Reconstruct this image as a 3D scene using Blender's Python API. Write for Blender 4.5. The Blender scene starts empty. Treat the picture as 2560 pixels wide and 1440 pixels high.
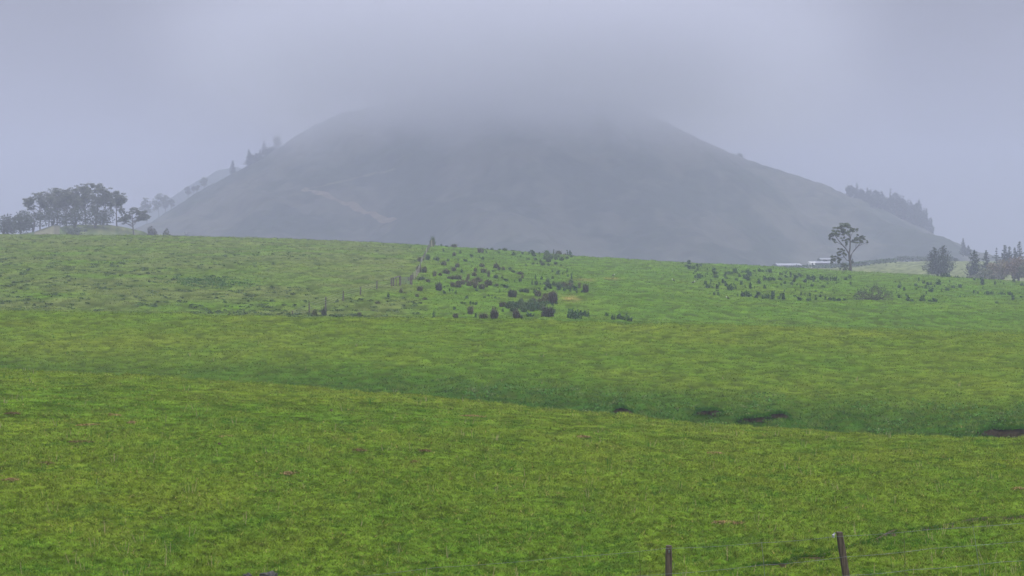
import bpy, math, random
import numpy as np
from mathutils import Vector

random.seed(7)
rng = np.random.default_rng(11)
SC = bpy.context.scene
COL = SC.collection
F = 4060.0            # focal length in photo pixels (photo is 2560 wide)
HOR = 640.0           # photo row of eye level
EYE = 9.0             # eye height above datum

# ------------------------------------------------------------------ camera
cd = bpy.data.cameras.new('camera')
cam = bpy.data.objects.new('camera', cd)
COL.objects.link(cam)
cam.location = (0, 0, EYE)
cam.rotation_euler = (math.radians(90), 0, 0)
cd.sensor_width = 36.0
cd.lens = F / 2560.0 * 36.0
cd.shift_y = -(720.0 - HOR) / 2560.0
cd.clip_start = 0.1
cd.clip_end = 9000
SC.camera = cam

# ------------------------------------------------------------------ world, sun, exposure
W = bpy.data.worlds.new('World')
SC.world = W
W.use_nodes = True
SUN_EL, SUN_ROT = math.radians(50), math.radians(155)
nt = W.node_tree
nt.nodes.clear()
N = nt.nodes.new
L = nt.links.new
out = N('ShaderNodeOutputWorld')
bg = N('ShaderNodeBackground')
bg.inputs['Strength'].default_value = 0.1
sky = N('ShaderNodeTexSky')
sky.sky_type = 'NISHITA'
sky.sun_disc = False
sky.sun_elevation = SUN_EL
sky.sun_rotation = SUN_ROT
hs = N('ShaderNodeHueSaturation')
hs.inputs['Saturation'].default_value = 0.3
L(sky.outputs[0], hs.inputs['Color'])
tc = N('ShaderNodeTexCoord')
sep = N('ShaderNodeSeparateXYZ')
L(tc.outputs['Generated'], sep.inputs[0])
ramp = N('ShaderNodeMapRange')           # overcast: brighter overhead than low down
ramp.inputs['From Min'].default_value = 0.15
ramp.inputs['From Max'].default_value = 1.0
ramp.inputs['To Min'].default_value = 2.05
ramp.inputs['To Max'].default_value = 16.2
L(sep.outputs['Z'], ramp.inputs['Value'])
ns = N('ShaderNodeTexNoise')
ns.inputs['Scale'].default_value = 3.0
ns.inputs['Detail'].default_value = 3.0
mp = N('ShaderNodeMapping')
mp.inputs['Scale'].default_value = (1, 1, 2.6)
L(tc.outputs['Generated'], mp.inputs[0])
L(mp.outputs[0], ns.inputs['Vector'])
nr = N('ShaderNodeMapRange')
nr.inputs['From Min'].default_value = 0.3
nr.inputs['From Max'].default_value = 0.7
nr.inputs['To Min'].default_value = 0.86
nr.inputs['To Max'].default_value = 1.12
L(ns.outputs['Fac'], nr.inputs['Value'])
mul = N('ShaderNodeMath')
mul.operation = 'MULTIPLY'
L(ramp.outputs[0], mul.inputs[0])
L(nr.outputs[0], mul.inputs[1])
tint = N('ShaderNodeVectorMath')
tint.operation = 'SCALE'
tint.inputs[0].default_value = (0.90, 0.905, 1.10)
L(mul.outputs[0], tint.inputs['Scale'])
mx = N('ShaderNodeMix')
mx.data_type = 'RGBA'
mx.inputs[0].default_value = 0.985
L(hs.outputs[0], mx.inputs[6])
L(tint.outputs[0], mx.inputs[7])
L(mx.outputs[2], bg.inputs['Color'])
L(bg.outputs[0], out.inputs['Surface'])

sd = bpy.data.lights.new('sun', 'SUN')
sd.energy = 1.5
sd.angle = math.radians(25)
sd.color = (1.0, 0.965, 0.90)
sun = bpy.data.objects.new('sun', sd)
COL.objects.link(sun)
sdir = Vector((math.sin(SUN_ROT) * math.cos(SUN_EL), math.cos(SUN_ROT) * math.cos(SUN_EL), math.sin(SUN_EL)))
sun.rotation_euler = sdir.to_track_quat('Z', 'Y').to_euler()

SC.view_settings.view_transform = 'Standard'
SC.view_settings.look = 'None'
SC.view_settings.gamma = 1.0
SC.view_settings.use_curve_mapping = False
SC.view_settings.exposure = 0.80
cy = SC.cycles
cy.use_denoising = True
cy.max_bounces = 6
cy.diffuse_bounces = 2
cy.transmission_bounces = 2
cy.transparent_max_bounces = 8
cy.volume_bounces = 1
cy.volume_step_rate = 1.0
cy.volume_max_steps = 128

HAZE_DENS = 0.00064
HAZE_COL = (0.545, 0.59, 0.725)

# ------------------------------------------------------------------ numpy noise
def _hash(ix, iy, seed):
    m = np.int64(0xffffffff)
    h = (ix.astype(np.int64) * 374761393 + iy.astype(np.int64) * 668265263 + seed * 974634777) & m
    h = ((h ^ (h >> 13)) * 1274126177) & m
    h = ((h ^ (h >> 15)) * 2246822519) & m
    return ((h ^ (h >> 16)) & 0xffffff).astype(np.float64) / 0xffffff

def vnoise(x, y, seed=0):
    ix, iy = np.floor(x), np.floor(y)
    fx, fy = x - ix, y - iy
    fx = fx * fx * (3 - 2 * fx)
    fy = fy * fy * (3 - 2 * fy)
    a, b = _hash(ix, iy, seed), _hash(ix + 1, iy, seed)
    c, d = _hash(ix, iy + 1, seed), _hash(ix + 1, iy + 1, seed)
    return (a * (1 - fx) + b * fx) * (1 - fy) + (c * (1 - fx) + d * fx) * fy

def fbm(x, y, seed=0, octs=3):
    s, amp, tot = 0, 1.0, 0
    for k in range(octs):
        s = s + amp * vnoise(x * 2 ** k + 17.3 * k, y * 2 ** k - 9.1 * k, seed + k)
        tot += amp
        amp *= 0.5
    return s / tot

def sstep(a, b, x):
    t = np.clip((x - a) / (b - a), 0, 1)
    return t * t * (3 - 2 * t)

# ------------------------------------------------------------------ terrain
def curve(pts):
    p = np.array(pts, float)
    return lambda px: np.interp(px, p[:, 0], p[:, 1])

C1 = curve([(-700, 895), (0, 925), (250, 936), (500, 951), (760, 971), (1000, 988), (1280, 1014), (1500, 1034), (1700, 1054),
            (1900, 1071), (2200, 1089), (2560, 1099), (3200, 1106)])
D1 = curve([(-700, 108), (0, 100), (2560, 76), (3200, 72)])
C2 = curve([(-700, 768), (0, 779), (400, 786), (700, 794), (1280, 801), (1700, 812), (2100, 825), (2560, 836), (3200, 850)])
RG = curve([(-700, 582), (0, 586), (400, 589), (640, 594), (850, 602), (1060, 613), (1200, 622), (1430, 639), (1700, 656), (1900, 665),
            (2100, 677), (2300, 687), (2400, 694), (2560, 704), (3200, 730)])
GU = curve([(0, 0.5), (900, 0.9), (1200, 1.0), (1500, 0.9), (1750, 0.1), (2560, 0.1)])
VAL = curve([(1850, 0), (1990, 1), (3200, 1)])
VTOP = curve([(1900, 676), (2060, 669), (2130, 663), (2220, 656), (2320, 653), (2470, 653), (3200, 653)])
D2, DR = 165.0, 420.0

def controls(px):
    c1, d1, c2, r, g, v = C1(px), D1(px), C2(px), RG(px), GU(px), VAL(px)
    one = np.ones_like(px)
    D, R = [28 * one, 33 * one], [1690 * one, 1512 * one]
    for s in (1.0, 0.8, 0.6, 0.4, 0.22, 0.09, 0.0):
        D.append(1 / (1 / d1 + s * (1 / 36.0 - 1 / d1)))
        R.append(c1 + (1440 - c1) * s ** 1.18)
    gd = np.interp(px, [0, 900, 1500, 2560], [14, 20, 26, 34])
    D += [d1 + 5, d1 + 11, d1 + 17, d1 + 21]
    R += [c1 + gd * 0.6, c1 + gd * 1.25, c1 + gd * 1.1, c1 + gd * 0.55]
    a = d1 + 25
    top = c1 - np.interp(px, [0, 900, 1500, 2560], [0, 4, 14, 18])
    for s in (1.0, 0.75, 0.5, 0.25, 0.1, 0.0):
        D.append(1 / (1 / D2 + s * (1 / a - 1 / D2)))
        R.append(c2 + (top - c2) * s ** 1.12)
    D += [(D2 + 7) * one, (D2 + 15) * one, (D2 + 22) * one, (D2 + 30) * one]
    R += [c2 + 4 * g - 1, c2 + 8 * g - 2, c2 + 6 * g - 3, c2 - 2 + 3 * g - 3]
    e = (D2 + 38) * one
    r0 = c2 - 6
    for s in (1.0, 0.75, 0.5, 0.28, 0.12, 0.04, 0.0):
        D.append(1 / (1 / DR + s * (1 / e - 1 / DR)))
        R.append(r + (r0 - r) * s ** 1.1)
    vt = VTOP(px)
    D += [(DR + 25) * one, (DR + 70) * one, 560 * one, 640 * one, 720 * one, 800 * one, 850 * one, 1000 * one, 1400 * one, 2600 * one]
    R += [r + 3, r + 8 - 3 * v, r + 20 - 21 * v, (1 - v) * (r + 28) + v * (r * 0.6 + vt * 0.4), (1 - v) * (r + 30) + v * (r * 0.3 + vt * 0.7),
          (1 - v) * 690 + v * vt, (1 - v) * 685 + v * (vt + 3), 676 * one, 664 * one, 655 * one]
    return np.array(D), np.array(R)

def pchip(D, R, y):
    K, n = D.shape
    h = np.diff(D, axis=0)
    dl = np.diff(R, axis=0) / h
    m = np.zeros_like(D)
    same = dl[:-1] * dl[1:] > 0
    w1, w2 = 2 * h[1:] + h[:-1], h[1:] + 2 * h[:-1]
    with np.errstate(divide='ignore', invalid='ignore'):
        hm = (w1 + w2) / (w1 / dl[:-1] + w2 / dl[1:])
    m[1:-1] = np.where(same, hm, 0)
    m[0], m[-1] = dl[0], dl[-1]
    y = np.clip(y, D[0], D[-1])
    i = np.clip((D <= y).sum(axis=0) - 1, 0, K - 2)
    j = np.arange(n)
    t = (y - D[i, j]) / h[i, j]
    hh = h[i, j]
    return ((2 * t ** 3 - 3 * t ** 2 + 1) * R[i, j] + (t ** 3 - 2 * t ** 2 + t) * hh * m[i, j]
            + (-2 * t ** 3 + 3 * t ** 2) * R[i + 1, j] + (t ** 3 - t ** 2) * hh * m[i + 1, j])

def base_z(x, y):
    x, y = np.atleast_1d(np.asarray(x, float)), np.atleast_1d(np.asarray(y, float))
    o = np.empty_like(x)
    for s in range(0, len(x), 120000):
        xs, ys = x[s:s + 120000], y[s:s + 120000]
        yy = np.maximum(ys, 28.0)
        px = np.clip(1280 + F * xs / yy, -700, 3200)
        D, R = controls(px)
        z = -(pchip(D, R, yy) - HOR) / F * yy
        near = -1.75 + (z + 1.75) * sstep(4, 28, ys)
        z = np.where(ys < 28, near, z)
        # knoll under the gum trees, far left
        kx, ky = (xs + 170) / 26.0, (ys - 665) / 60.0
        z = z + 9.0 * np.exp(-np.abs(kx) ** 2.6 - ky ** 2) + 11.0 * sstep(-175, -260, xs) * np.exp(-ky ** 2)
        o[s:s + 120000] = z + EYE
    return o

def terrain(x, y):
    x, y = np.atleast_1d(np.asarray(x, float)), np.atleast_1d(np.asarray(y, float))
    z = base_z(x, y)
    k = np.clip(y / 60.0, 0.6, 3.0)
    z = z + (fbm(x / 3.1, y / 3.1, 5) - 0.5) * 0.16 * k * sstep(6, 30, y)
    # rough banks of the gully
    px = 1280 + F * x / np.maximum(y, 28)
    d = y - D1(px)
    gb = sstep(4, 12, d) * (1 - sstep(26, 38, d)) * sstep(800, 1300, px)
    z = z + (fbm(x / 2.2, y / 2.2, 31) - 0.5) * 0.9 * gb
    return z

def px_at(px, row, d0=30.0, d1=900.0):
    """first place where the sight line through a photo pixel meets the ground"""
    ys = np.exp(np.linspace(math.log(d0), math.log(d1), 1500))
    xs = (px - 1280) / F * ys
    zr = EYE - (row - HOR) / F * ys
    below = zr <= base_z(xs, ys)
    i = int(np.argmax(below)) if below.any() else int(np.argmin(zr - base_z(xs, ys)))
    x, y = float(xs[i]), float(ys[i])
    return x, y, float(terrain(x, y)[0])

# ------------------------------------------------------------------ mesh helpers
def new_obj(name, me, parent=None):
    o = bpy.data.objects.new(name, me)
    COL.objects.link(o)
    if parent is not None:
        o.parent = parent
    return o

def build(name, V, T, mat, C=None, parent=None, smooth=False):
    V, T = np.asarray(V, np.float32), np.asarray(T, np.int32)
    me = bpy.data.meshes.new(name)
    k = T.shape[1]
    me.vertices.add(len(V))
    me.vertices.foreach_set('co', V.ravel())
    me.loops.add(T.size)
    me.loops.foreach_set('vertex_index', T.ravel())
    me.polygons.add(len(T))
    me.polygons.foreach_set('loop_start', np.arange(0, T.size, k, dtype=np.int32))
    me.polygons.foreach_set('use_smooth', np.full(len(T), smooth, dtype=bool))
    if C is not None:
        at = me.color_attributes.new('col', 'FLOAT_COLOR', 'POINT')
        c4 = np.ones((len(V), 4), np.float32)
        c4[:, :3] = C
        at.data.foreach_set('color', c4.ravel())
    me.update(calc_edges=True)
    me.validate()
    me.materials.append(mat)
    return new_obj(name, me, parent)

class G:
    """collects triangles"""
    def __init__(s):
        s.v, s.t, s.c, s.n = [], [], [], 0
    def add(s, V, T, c=(1, 1, 1)):
        V = np.asarray(V, float).reshape(-1, 3)
        s.v.append(V)
        s.t.append(np.asarray(T, int).reshape(-1, 3) + s.n)
        c = np.asarray(c, float)
        s.c.append(np.tile(c, (len(V), 1)) if c.ndim == 1 else c)
        s.n += len(V)
    def tube(s, P, R, n=6, c=(1, 1, 1)):
        P = np.asarray(P, float)
        R = np.asarray(R, float) if np.ndim(R) else np.full(len(P), R)
        V = []
        for i, p in enumerate(P):
            d = P[min(i + 1, len(P) - 1)] - P[max(i - 1, 0)]
            d = d / (np.linalg.norm(d) + 1e-9)
            a = np.array((0, 0, 1.0)) if abs(d[2]) < 0.9 else np.array((1.0, 0, 0))
            u = np.cross(d, a); u /= np.linalg.norm(u)
            w = np.cross(d, u)
            for k in range(n):
                g = 2 * math.pi * k / n
                V.append(p + R[i] * (math.cos(g) * u + math.sin(g) * w))
        T = []
        for i in range(len(P) - 1):
            for k in range(n):
                a, b = i * n + k, i * n + (k + 1) % n
                T += [(a, b, b + n), (a, b + n, a + n)]
        for k in range(1, n - 1):
            e = (len(P) - 1) * n
            T += [(0, k + 1, k), (e, e + k, e + k + 1)]
        s.add(V, T, c)
    def box(s, lo, hi, c=(1, 1, 1)):
        x0, y0, z0 = lo
        x1, y1, z1 = hi
        V = [(x0, y0, z0), (x1, y0, z0), (x1, y1, z0), (x0, y1, z0), (x0, y0, z1), (x1, y0, z1), (x1, y1, z1), (x0, y1, z1)]
        T = []
        for a, b, cc, d in ((0, 3, 2, 1), (4, 5, 6, 7), (0, 1, 5, 4), (1, 2, 6, 5), (2, 3, 7, 6), (3, 0, 4, 7)):
            T += [(a, b, cc), (a, cc, d)]
        s.add(V, T, c)
    def leaves(s, P, size, col, jit=0.25, flat=0.0, seed=0):
        """a small rhombic leaf spray at each point of P"""
        r = np.random.default_rng(seed)
        P = np.asarray(P, float)
        n = len(P)
        a = r.normal(size=(n, 3)); a[:, 2] *= (1 - flat)
        a /= np.linalg.norm(a, axis=1, keepdims=True)
        b = r.normal(size=(n, 3)); b[:, 2] *= (1 - flat)
        b -= a * (a * b).sum(1, keepdims=True)
        b /= np.linalg.norm(b, axis=1, keepdims=True) + 1e-9
        sz = size * r.uniform(0.6, 1.4, (n, 1))
        V = np.stack([P - a * sz, P + b * sz * 0.55, P + a * sz, P - b * sz * 0.55], 1).reshape(-1, 3)
        i = np.arange(n)[:, None] * 4
        T = np.concatenate([i + [[0, 1, 2]], i + [[0, 2, 3]]], 0)
        c = np.asarray(col, float)
        c = np.tile(c, (n, 1)) if c.ndim == 1 else c
        c = np.repeat(c * (1 + jit * r.uniform(-1, 1, (n, 1))), 4, axis=0)
        s.add(V, T, c)
    def build(s, name, mat, parent=None, smooth=False):
        return build(name, np.concatenate(s.v), np.concatenate(s.t), mat, np.concatenate(s.c), parent, smooth)

def tag(o, label=None, cat=None, group=None, kind=None):
    if label: o['label'] = label
    if cat: o['category'] = cat
    if group: o['group'] = group
    if kind: o['kind'] = kind
    return o

def empty(name, loc, rz=0.0):
    o = new_obj(name, None)
    o.location = loc
    o.rotation_euler = (0, 0, rz)
    return o

def copy_tree(o):
    c = o.copy()
    COL.objects.link(c)
    for ch in list(o.children):
        d = ch.copy()
        COL.objects.link(d)
        d.parent = c
    return c

# ------------------------------------------------------------------ materials
def mat_new(name):
    m = bpy.data.materials.new(name)
    m.use_nodes = True
    t = m.node_tree
    t.nodes.clear()
    o = t.nodes.new('ShaderNodeOutputMaterial')
    return m, t, o

def leaf_mat(name, rough=0.55, trans=0.25, spec=0.3, rand=0.0, up=0.0):
    m, t, o = mat_new(name)
    a = t.nodes.new('ShaderNodeAttribute'); a.attribute_name = 'col'
    p = t.nodes.new('ShaderNodeBsdfPrincipled')
    p.inputs['Roughness'].default_value = rough
    p.inputs['Specular IOR Level'].default_value = spec
    src = a.outputs['Color']
    if rand:
        oi = t.nodes.new('ShaderNodeObjectInfo')
        mr = t.nodes.new('ShaderNodeMapRange')
        mr.inputs['To Min'].default_value = 1 - rand
        mr.inputs['To Max'].default_value = 1 + rand
        t.links.new(oi.outputs['Random'], mr.inputs['Value'])
        vm = t.nodes.new('ShaderNodeVectorMath'); vm.operation = 'SCALE'
        t.links.new(src, vm.inputs[0])
        t.links.new(mr.outputs[0], vm.inputs['Scale'])
        src = vm.outputs[0]
    t.links.new(src, p.inputs['Base Color'])
    if up:                                    # soft sward shading: blade normals leaning to the zenith
        ge = t.nodes.new('ShaderNodeNewGeometry')
        ad = t.nodes.new('ShaderNodeVectorMath'); ad.operation = 'ADD'
        ad.inputs[1].default_value = (0, 0, up)
        t.links.new(ge.outputs['Normal'], ad.inputs[0])
        no = t.nodes.new('ShaderNodeVectorMath'); no.operation = 'NORMALIZE'
        t.links.new(ad.outputs[0], no.inputs[0])
        t.links.new(no.outputs[0], p.inputs['Normal'])
    if trans:
        tr = t.nodes.new('ShaderNodeBsdfTranslucent')
        t.links.new(src, tr.inputs['Color'])
        mixs = t.nodes.new('ShaderNodeMixShader')
        mixs.inputs[0].default_value = trans
        t.links.new(p.outputs[0], mixs.inputs[1])
        t.links.new(tr.outputs[0], mixs.inputs[2])
        t.links.new(mixs.outputs[0], o.inputs['Surface'])
    else:
        t.links.new(p.outputs[0], o.inputs['Surface'])
    return m

def noisy_mat(name, c0, c1, scale, rough=0.85, spec=0.2, stretch=(1, 1, 1), bump=0.3, metallic=0.0, detail=5):
    m, t, o = mat_new(name)
    tcn = t.nodes.new('ShaderNodeTexCoord')
    mpn = t.nodes.new('ShaderNodeMapping')
    mpn.inputs['Scale'].default_value = stretch
    t.links.new(tcn.outputs['Object'], mpn.inputs[0])
    n = t.nodes.new('ShaderNodeTexNoise')
    n.inputs['Scale'].default_value = scale
    n.inputs['Detail'].default_value = detail
    n.inputs['Roughness'].default_value = 0.65
    t.links.new(mpn.outputs[0], n.inputs['Vector'])
    r = t.nodes.new('ShaderNodeValToRGB')
    r.color_ramp.elements[0].position = 0.32
    r.color_ramp.elements[0].color = (*c0, 1)
    r.color_ramp.elements[1].position = 0.68
    r.color_ramp.elements[1].color = (*c1, 1)
    t.links.new(n.outputs['Fac'], r.inputs[0])
    p = t.nodes.new('ShaderNodeBsdfPrincipled')
    p.inputs['Roughness'].default_value = rough
    p.inputs['Specular IOR Level'].default_value = spec
    p.inputs['Metallic'].default_value = metallic
    t.links.new(r.outputs[0], p.inputs['Base Color'])
    if bump:
        b = t.nodes.new('ShaderNodeBump')
        b.inputs['Strength'].default_value = bump
        b.inputs['Distance'].default_value = 0.02
        t.links.new(n.outputs['Fac'], b.inputs['Height'])
        t.links.new(b.outputs[0], p.inputs['Normal'])
    t.links.new(p.outputs[0], o.inputs['Surface'])
    return m

M_GROUND = leaf_mat('pasture', 0.9, 0.0, 0.0)
M_GRASS = leaf_mat('grass_blades', 0.6, 0.2, 0.0, 0.0, 0.8)
M_LEAF = leaf_mat('leaves', 0.55, 0.2, 0.15, 0.12, 0.35)
M_RUSH = leaf_mat('rush_stems', 0.6, 0.15, 0.1, 0.2, 0.3)
M_HILL = leaf_mat('hill_scrub', 0.9, 0.0, 0.0)
M_BARK = noisy_mat('bark', (0.035, 0.030, 0.026), (0.12, 0.105, 0.09), 3.0, stretch=(4, 4, 0.6))
M_WOOD = noisy_mat('weathered_post', (0.030, 0.022, 0.016), (0.105, 0.085, 0.06), 14.0, stretch=(3, 3, 0.25), bump=0.6)
M_STUMP = noisy_mat('lichen_wood', (0.010, 0.009, 0.008), (0.085, 0.085, 0.072), 16.0, bump=0.7)
M_OLDPOST = noisy_mat('old_grey_post', (0.05, 0.045, 0.035), (0.14, 0.125, 0.10), 6.0, bump=0.3)
M_PALEPOST = noisy_mat('pale_post', (0.20, 0.18, 0.14), (0.34, 0.31, 0.25), 6.0, bump=0.3)
M_WIRE = noisy_mat('galvanised_wire', (0.09, 0.11, 0.10), (0.22, 0.25, 0.24), 4.0, rough=0.5, metallic=0.4, bump=0)
M_SOIL = noisy_mat('bare_soil', (0.026, 0.020, 0.010), (0.088, 0.066, 0.034), 5.0, bump=0.8)
M_ROOF = noisy_mat('pale_iron_roof', (0.17, 0.18, 0.20), (0.27, 0.28, 0.31), 0.6, rough=0.45, bump=0)
M_WALL = noisy_mat('grey_shed_wall', (0.16, 0.18, 0.21), (0.24, 0.26, 0.29), 0.8, bump=0)
M_WHITE = noisy_mat('white_paint', (0.68, 0.69, 0.70), (0.80, 0.80, 0.80), 0.8, bump=0)
M_CREAM = noisy_mat('cream_wall', (0.24, 0.23, 0.15), (0.32, 0.31, 0.20), 0.8, bump=0)
M_DARK = noisy_mat('dark_opening', (0.02, 0.02, 0.022), (0.035, 0.035, 0.035), 1.0, bump=0)
M_INSUL = noisy_mat('insulator_plastic', (0.25, 0.25, 0.26), (0.38, 0.38, 0.39), 10.0, rough=0.4, bump=0)

# ------------------------------------------------------------------ ground
GRN = np.array((0.084, 0.158, 0.014))     # fresh green
YEL = np.array((0.128, 0.174, 0.017))     # yellowing grass
OLV = np.array((0.110, 0.135, 0.040))     # olive, worn
DRK = np.array((0.036, 0.100, 0.010))     # lush dark green
PALE = np.array((0.165, 0.19, 0.080))       # hay field
BRN = np.array((0.16, 0.095, 0.045))

def pasture_col(x, y):
    """what grows where: colours of the sward itself"""
    px = 1280 + F * x / np.maximum(y, 28)
    n1 = fbm(x / 9.0, y / 9.0, 40)
    n2 = fbm(x / 1.7, y / 2.6, 50)
    n3 = fbm(x / 34.0, y / 34.0, 60)
    m = np.clip((n1 - 0.5) * 0.8 + (n2 - 0.5) * 0.9 + (n3 - 0.5) * 1.1 + 0.5, 0, 1)
    d1 = y - D1(px)
    bias = np.where(y < D1(px), -0.06 + 0.34 * sstep(0.72, 1.0, y / D1(px)), np.where(y < D2 + 2, -0.15 + 0.33 * sstep(118, 160, y), -0.25))
    m = np.clip(m + bias, 0, 1)[:, None]
    c = GRN * (1 - m) + YEL * m
    far_left = (sstep(D2 + 4, D2 + 40, y) * (1 - sstep(980, 1090, px)) * (1 - sstep(DR + 30, DR + 60, y)) * np.clip(n1 * 2.2 - 0.35, 0, 1))[:, None]
    c = c * (1 - 0.8 * far_left) + OLV * 0.8 * far_left
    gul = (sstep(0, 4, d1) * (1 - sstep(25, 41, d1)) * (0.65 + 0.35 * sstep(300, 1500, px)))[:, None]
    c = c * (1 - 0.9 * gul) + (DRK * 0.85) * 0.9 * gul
    fresh = (sstep(D2 + 6, D2 + 20, y) * sstep(1060, 1150, px) * (1 - sstep(DR + 30, DR + 60, y)) * 0.42)[:, None]
    c = c * (1 - fresh) + np.array((0.070, 0.150, 0.013)) * fresh
    dip = (sstep(D2 + 2, D2 + 8, y) * (1 - sstep(D2 + 20, D2 + 44, y)) * sstep(1150, 1350, px) * (1 - sstep(1600, 1750, px)))[:, None]
    c = c * (1 - 0.5 * dip) + DRK * 0.5 * dip
    val = (VAL(px) * sstep(DR + 90, DR + 110, y) * (1 - sstep(805, 812, y)))[:, None]
    c = c * (1 - val) + PALE * val
    far = sstep(DR + 30, DR + 60, y)[:, None] * (1 - val)
    c = c * (1 - 0.7 * far) + np.array((0.085, 0.115, 0.045)) * 0.7 * far
    kn = np.exp(-((x + 165) / 34.0) ** 2 - ((y - 650) / 60.0) ** 2)[:, None] * np.clip(n1 * 3 - 0.9, 0, 1)[:, None]
    c = c * (1 - 0.8 * kn) + np.array((0.14, 0.14, 0.07)) * 0.8 * kn
    for (qx, qr, sx, sy, k) in ((1428, 747, 22, 6, 0.9), (1530, 696, 20, 5, 0.5), (1455, 700, 30, 6, 0.35)):
        cx, cyy, _ = BARE[(qx, qr)]
        w = np.exp(-((x - cx) / (sx / F * cyy)) ** 2 - ((y - cyy) / 5.0) ** 2) * np.clip(n2 * 2.6 - 0.6, 0, 1)
        w = (k * w)[:, None]
        c = c * (1 - w) + np.array((0.34, 0.19, 0.085)) * w
    return c

BARE = {k: px_at(*k) for k in ((1428, 747), (1530, 696), (1455, 700))}

def ruffle(x, y):
    """tufts near by, longer ruffles of sward further off (0..1)"""
    a, b, c = fbm(x / 0.24, y / 0.14, 120, 3), fbm(x / 0.80, y / 0.60, 122, 2), fbm(x / 1.3, y / 2.6, 124, 2)
    w1, w2 = sstep(38, 85, y), sstep(120, 210, y)
    v = a * (1 - w1) + b * w1 * (1 - w2) + c * w2 - 0.5
    return np.clip(0.5 + v / np.sqrt((1 - w1) ** 2 + (w1 * (1 - w2)) ** 2 + w2 ** 2), 0, 1)

def mottle(x, y):
    """random brighter and darker tone of the sward colour, patch by patch"""
    a, b, c = fbm(x / 0.24, y / 0.10, 420, 2), fbm(x / 1.0, y / 0.40, 422, 2), fbm(x / 1.7, y / 1.5, 424, 2)
    w1, w2 = sstep(45, 90, y), sstep(140, 230, y)
    v = a * (1 - w1) + b * w1 * (1 - w2) + c * w2 - 0.5
    v = v / np.sqrt((1 - w1) ** 2 + (w1 * (1 - w2)) ** 2 + w2 ** 2)
    return np.clip(0.94 + np.interp(y, [40, 100, 300], [1.75, 1.15, 0.85]) * v, 0.5, 1.45)

def relief(x, y, cl):
    return (cl - 0.5) * np.interp(y, [10, 34, 70, 130, 200, 300, 430], [0.12, 0.24, 0.28, 0.30, 0.34, 0.34, 0.2]) * sstep(8, 25, y) * (1 - sstep(425, 480, y))

GAP_SHADE = np.array((0.034, 0.052, 0.006))  # dark green standing in for shade down between the tufts
def make_ground():
    inv = np.linspace(1 / 24.0, 1 / 445.0, 1350)
    ys = np.concatenate([np.linspace(-60, 23, 30), 1 / inv, np.exp(np.linspace(math.log(450), math.log(2600), 90))])
    us = np.linspace(-0.55, 0.55, 1250)
    Y, U = np.meshgrid(ys, us, indexing='ij')
    X = U * (np.abs(Y) + 14 + 0.25 * np.maximum(Y - 450, 0))
    x, y = X.ravel(), Y.ravel()
    z = terrain(x, y)
    cl = ruffle(x, y)
    z = z + relief(x, y, cl)
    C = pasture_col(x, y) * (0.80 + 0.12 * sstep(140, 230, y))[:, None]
    C = C * mottle(x, y)[:, None]
    th = (1 - sstep(0.30, 0.47, cl))[:, None] * np.interp(y, [60, 110], [0.95, 0.7])[:, None]  # low spots of the ruffle coloured dark, as if shaded
    C = C * (1 - th) + GAP_SHADE * th
    nr2, nc = Y.shape
    i = np.arange(nr2 * nc).reshape(nr2, nc)
    T = np.stack([i[:-1, :-1].ravel(), i[:-1, 1:].ravel(), i[1:, 1:].ravel(), i[1:, :-1].ravel()], 1)
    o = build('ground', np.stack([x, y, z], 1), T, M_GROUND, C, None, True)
    tag(o, kind='structure')
make_ground()

# ------------------------------------------------------------------ hills
SIL = curve([(-200, 668), (250, 640), (330, 590), (400, 545), (430, 525), (470, 497), (520, 468), (580, 436), (640, 405), (700, 366), (760, 325),
             (850, 286), (950, 262), (1100, 238), (1300, 224), (1480, 238), (1600, 276), (1700, 324), (1760, 352), (1850, 392),
             (1950, 426), (2050, 456), (2110, 484), (2200, 520), (2330, 582), (2400, 613), (2450, 638), (2540, 668), (3000, 690)])
HC = 1500.0

def hill_z(x, y):
    px = 1280 + F * x / HC
    sm = sum(SIL(px + d) for d in (-24, -12, 0, 12, 24)) / 5.0
    top = (HOR - sm) / F * HC
    fr = 400 + 60 * np.sin(x / 70.0 + 0.7) + 30 * np.sin(x / 27.0 + 2)
    t = np.where(y < HC, (HC - y) / fr, (y - HC) / 380.0)
    t = np.clip(t, 0, 1.4)
    base = -26.0
    prof = np.where(t < 1, (1 - t) ** 1.06, 0)
    z = base + (top - base) * prof
    spur = (fbm(x / 85.0 + y / 160.0, y / 240.0 + 3, 200, 3) - 0.5) * 46 * np.clip(np.minimum(t * 3.2, (1 - t) * 2.5), 0, 1)
    bumps = (fbm(x / 8.0, y / 8.0, 210, 2) - 0.5) * 4.6 + (fbm(x / 26.0, y / 26.0, 215, 2) - 0.5) * 5.0 * np.clip(t * 3, 0.25, 1)
    return z + spur + bumps + EYE

def make_hill():
    xs = np.linspace(-560, 500, 460)
    ys = np.concatenate([np.linspace(960, 1500, 240), np.linspace(1505, 1900, 50)])
    Y, X = np.meshgrid(ys, xs, indexing='ij')
    x, y = X.ravel(), Y.ravel()
    z = hill_z(x, y)
    n = fbm(x / 40.0, y / 55.0, 220, 4)
    n2 = fbm(x / 7.0, y / 9.0, 230, 2)
    m = sstep(0.42, 0.62, n * 0.8 + n2 * 0.2)[:, None]
    C = np.array((0.034, 0.042, 0.028)) * (1 - m) + np.array((0.066, 0.067, 0.049)) * m
    C = C * (0.75 + 0.5 * n2)[:, None]
    nr2, nc = Y.shape
    i = np.arange(nr2 * nc).reshape(nr2, nc)
    T = np.stack([i[:-1, :-1].ravel(), i[:-1, 1:].ravel(), i[1:, 1:].ravel(), i[1:, :-1].ravel()], 1)
    o = build('hill', np.stack([x, y, z], 1), T, M_HILL, C, None, True)
    tag(o, kind='structure')
make_hill()

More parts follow.
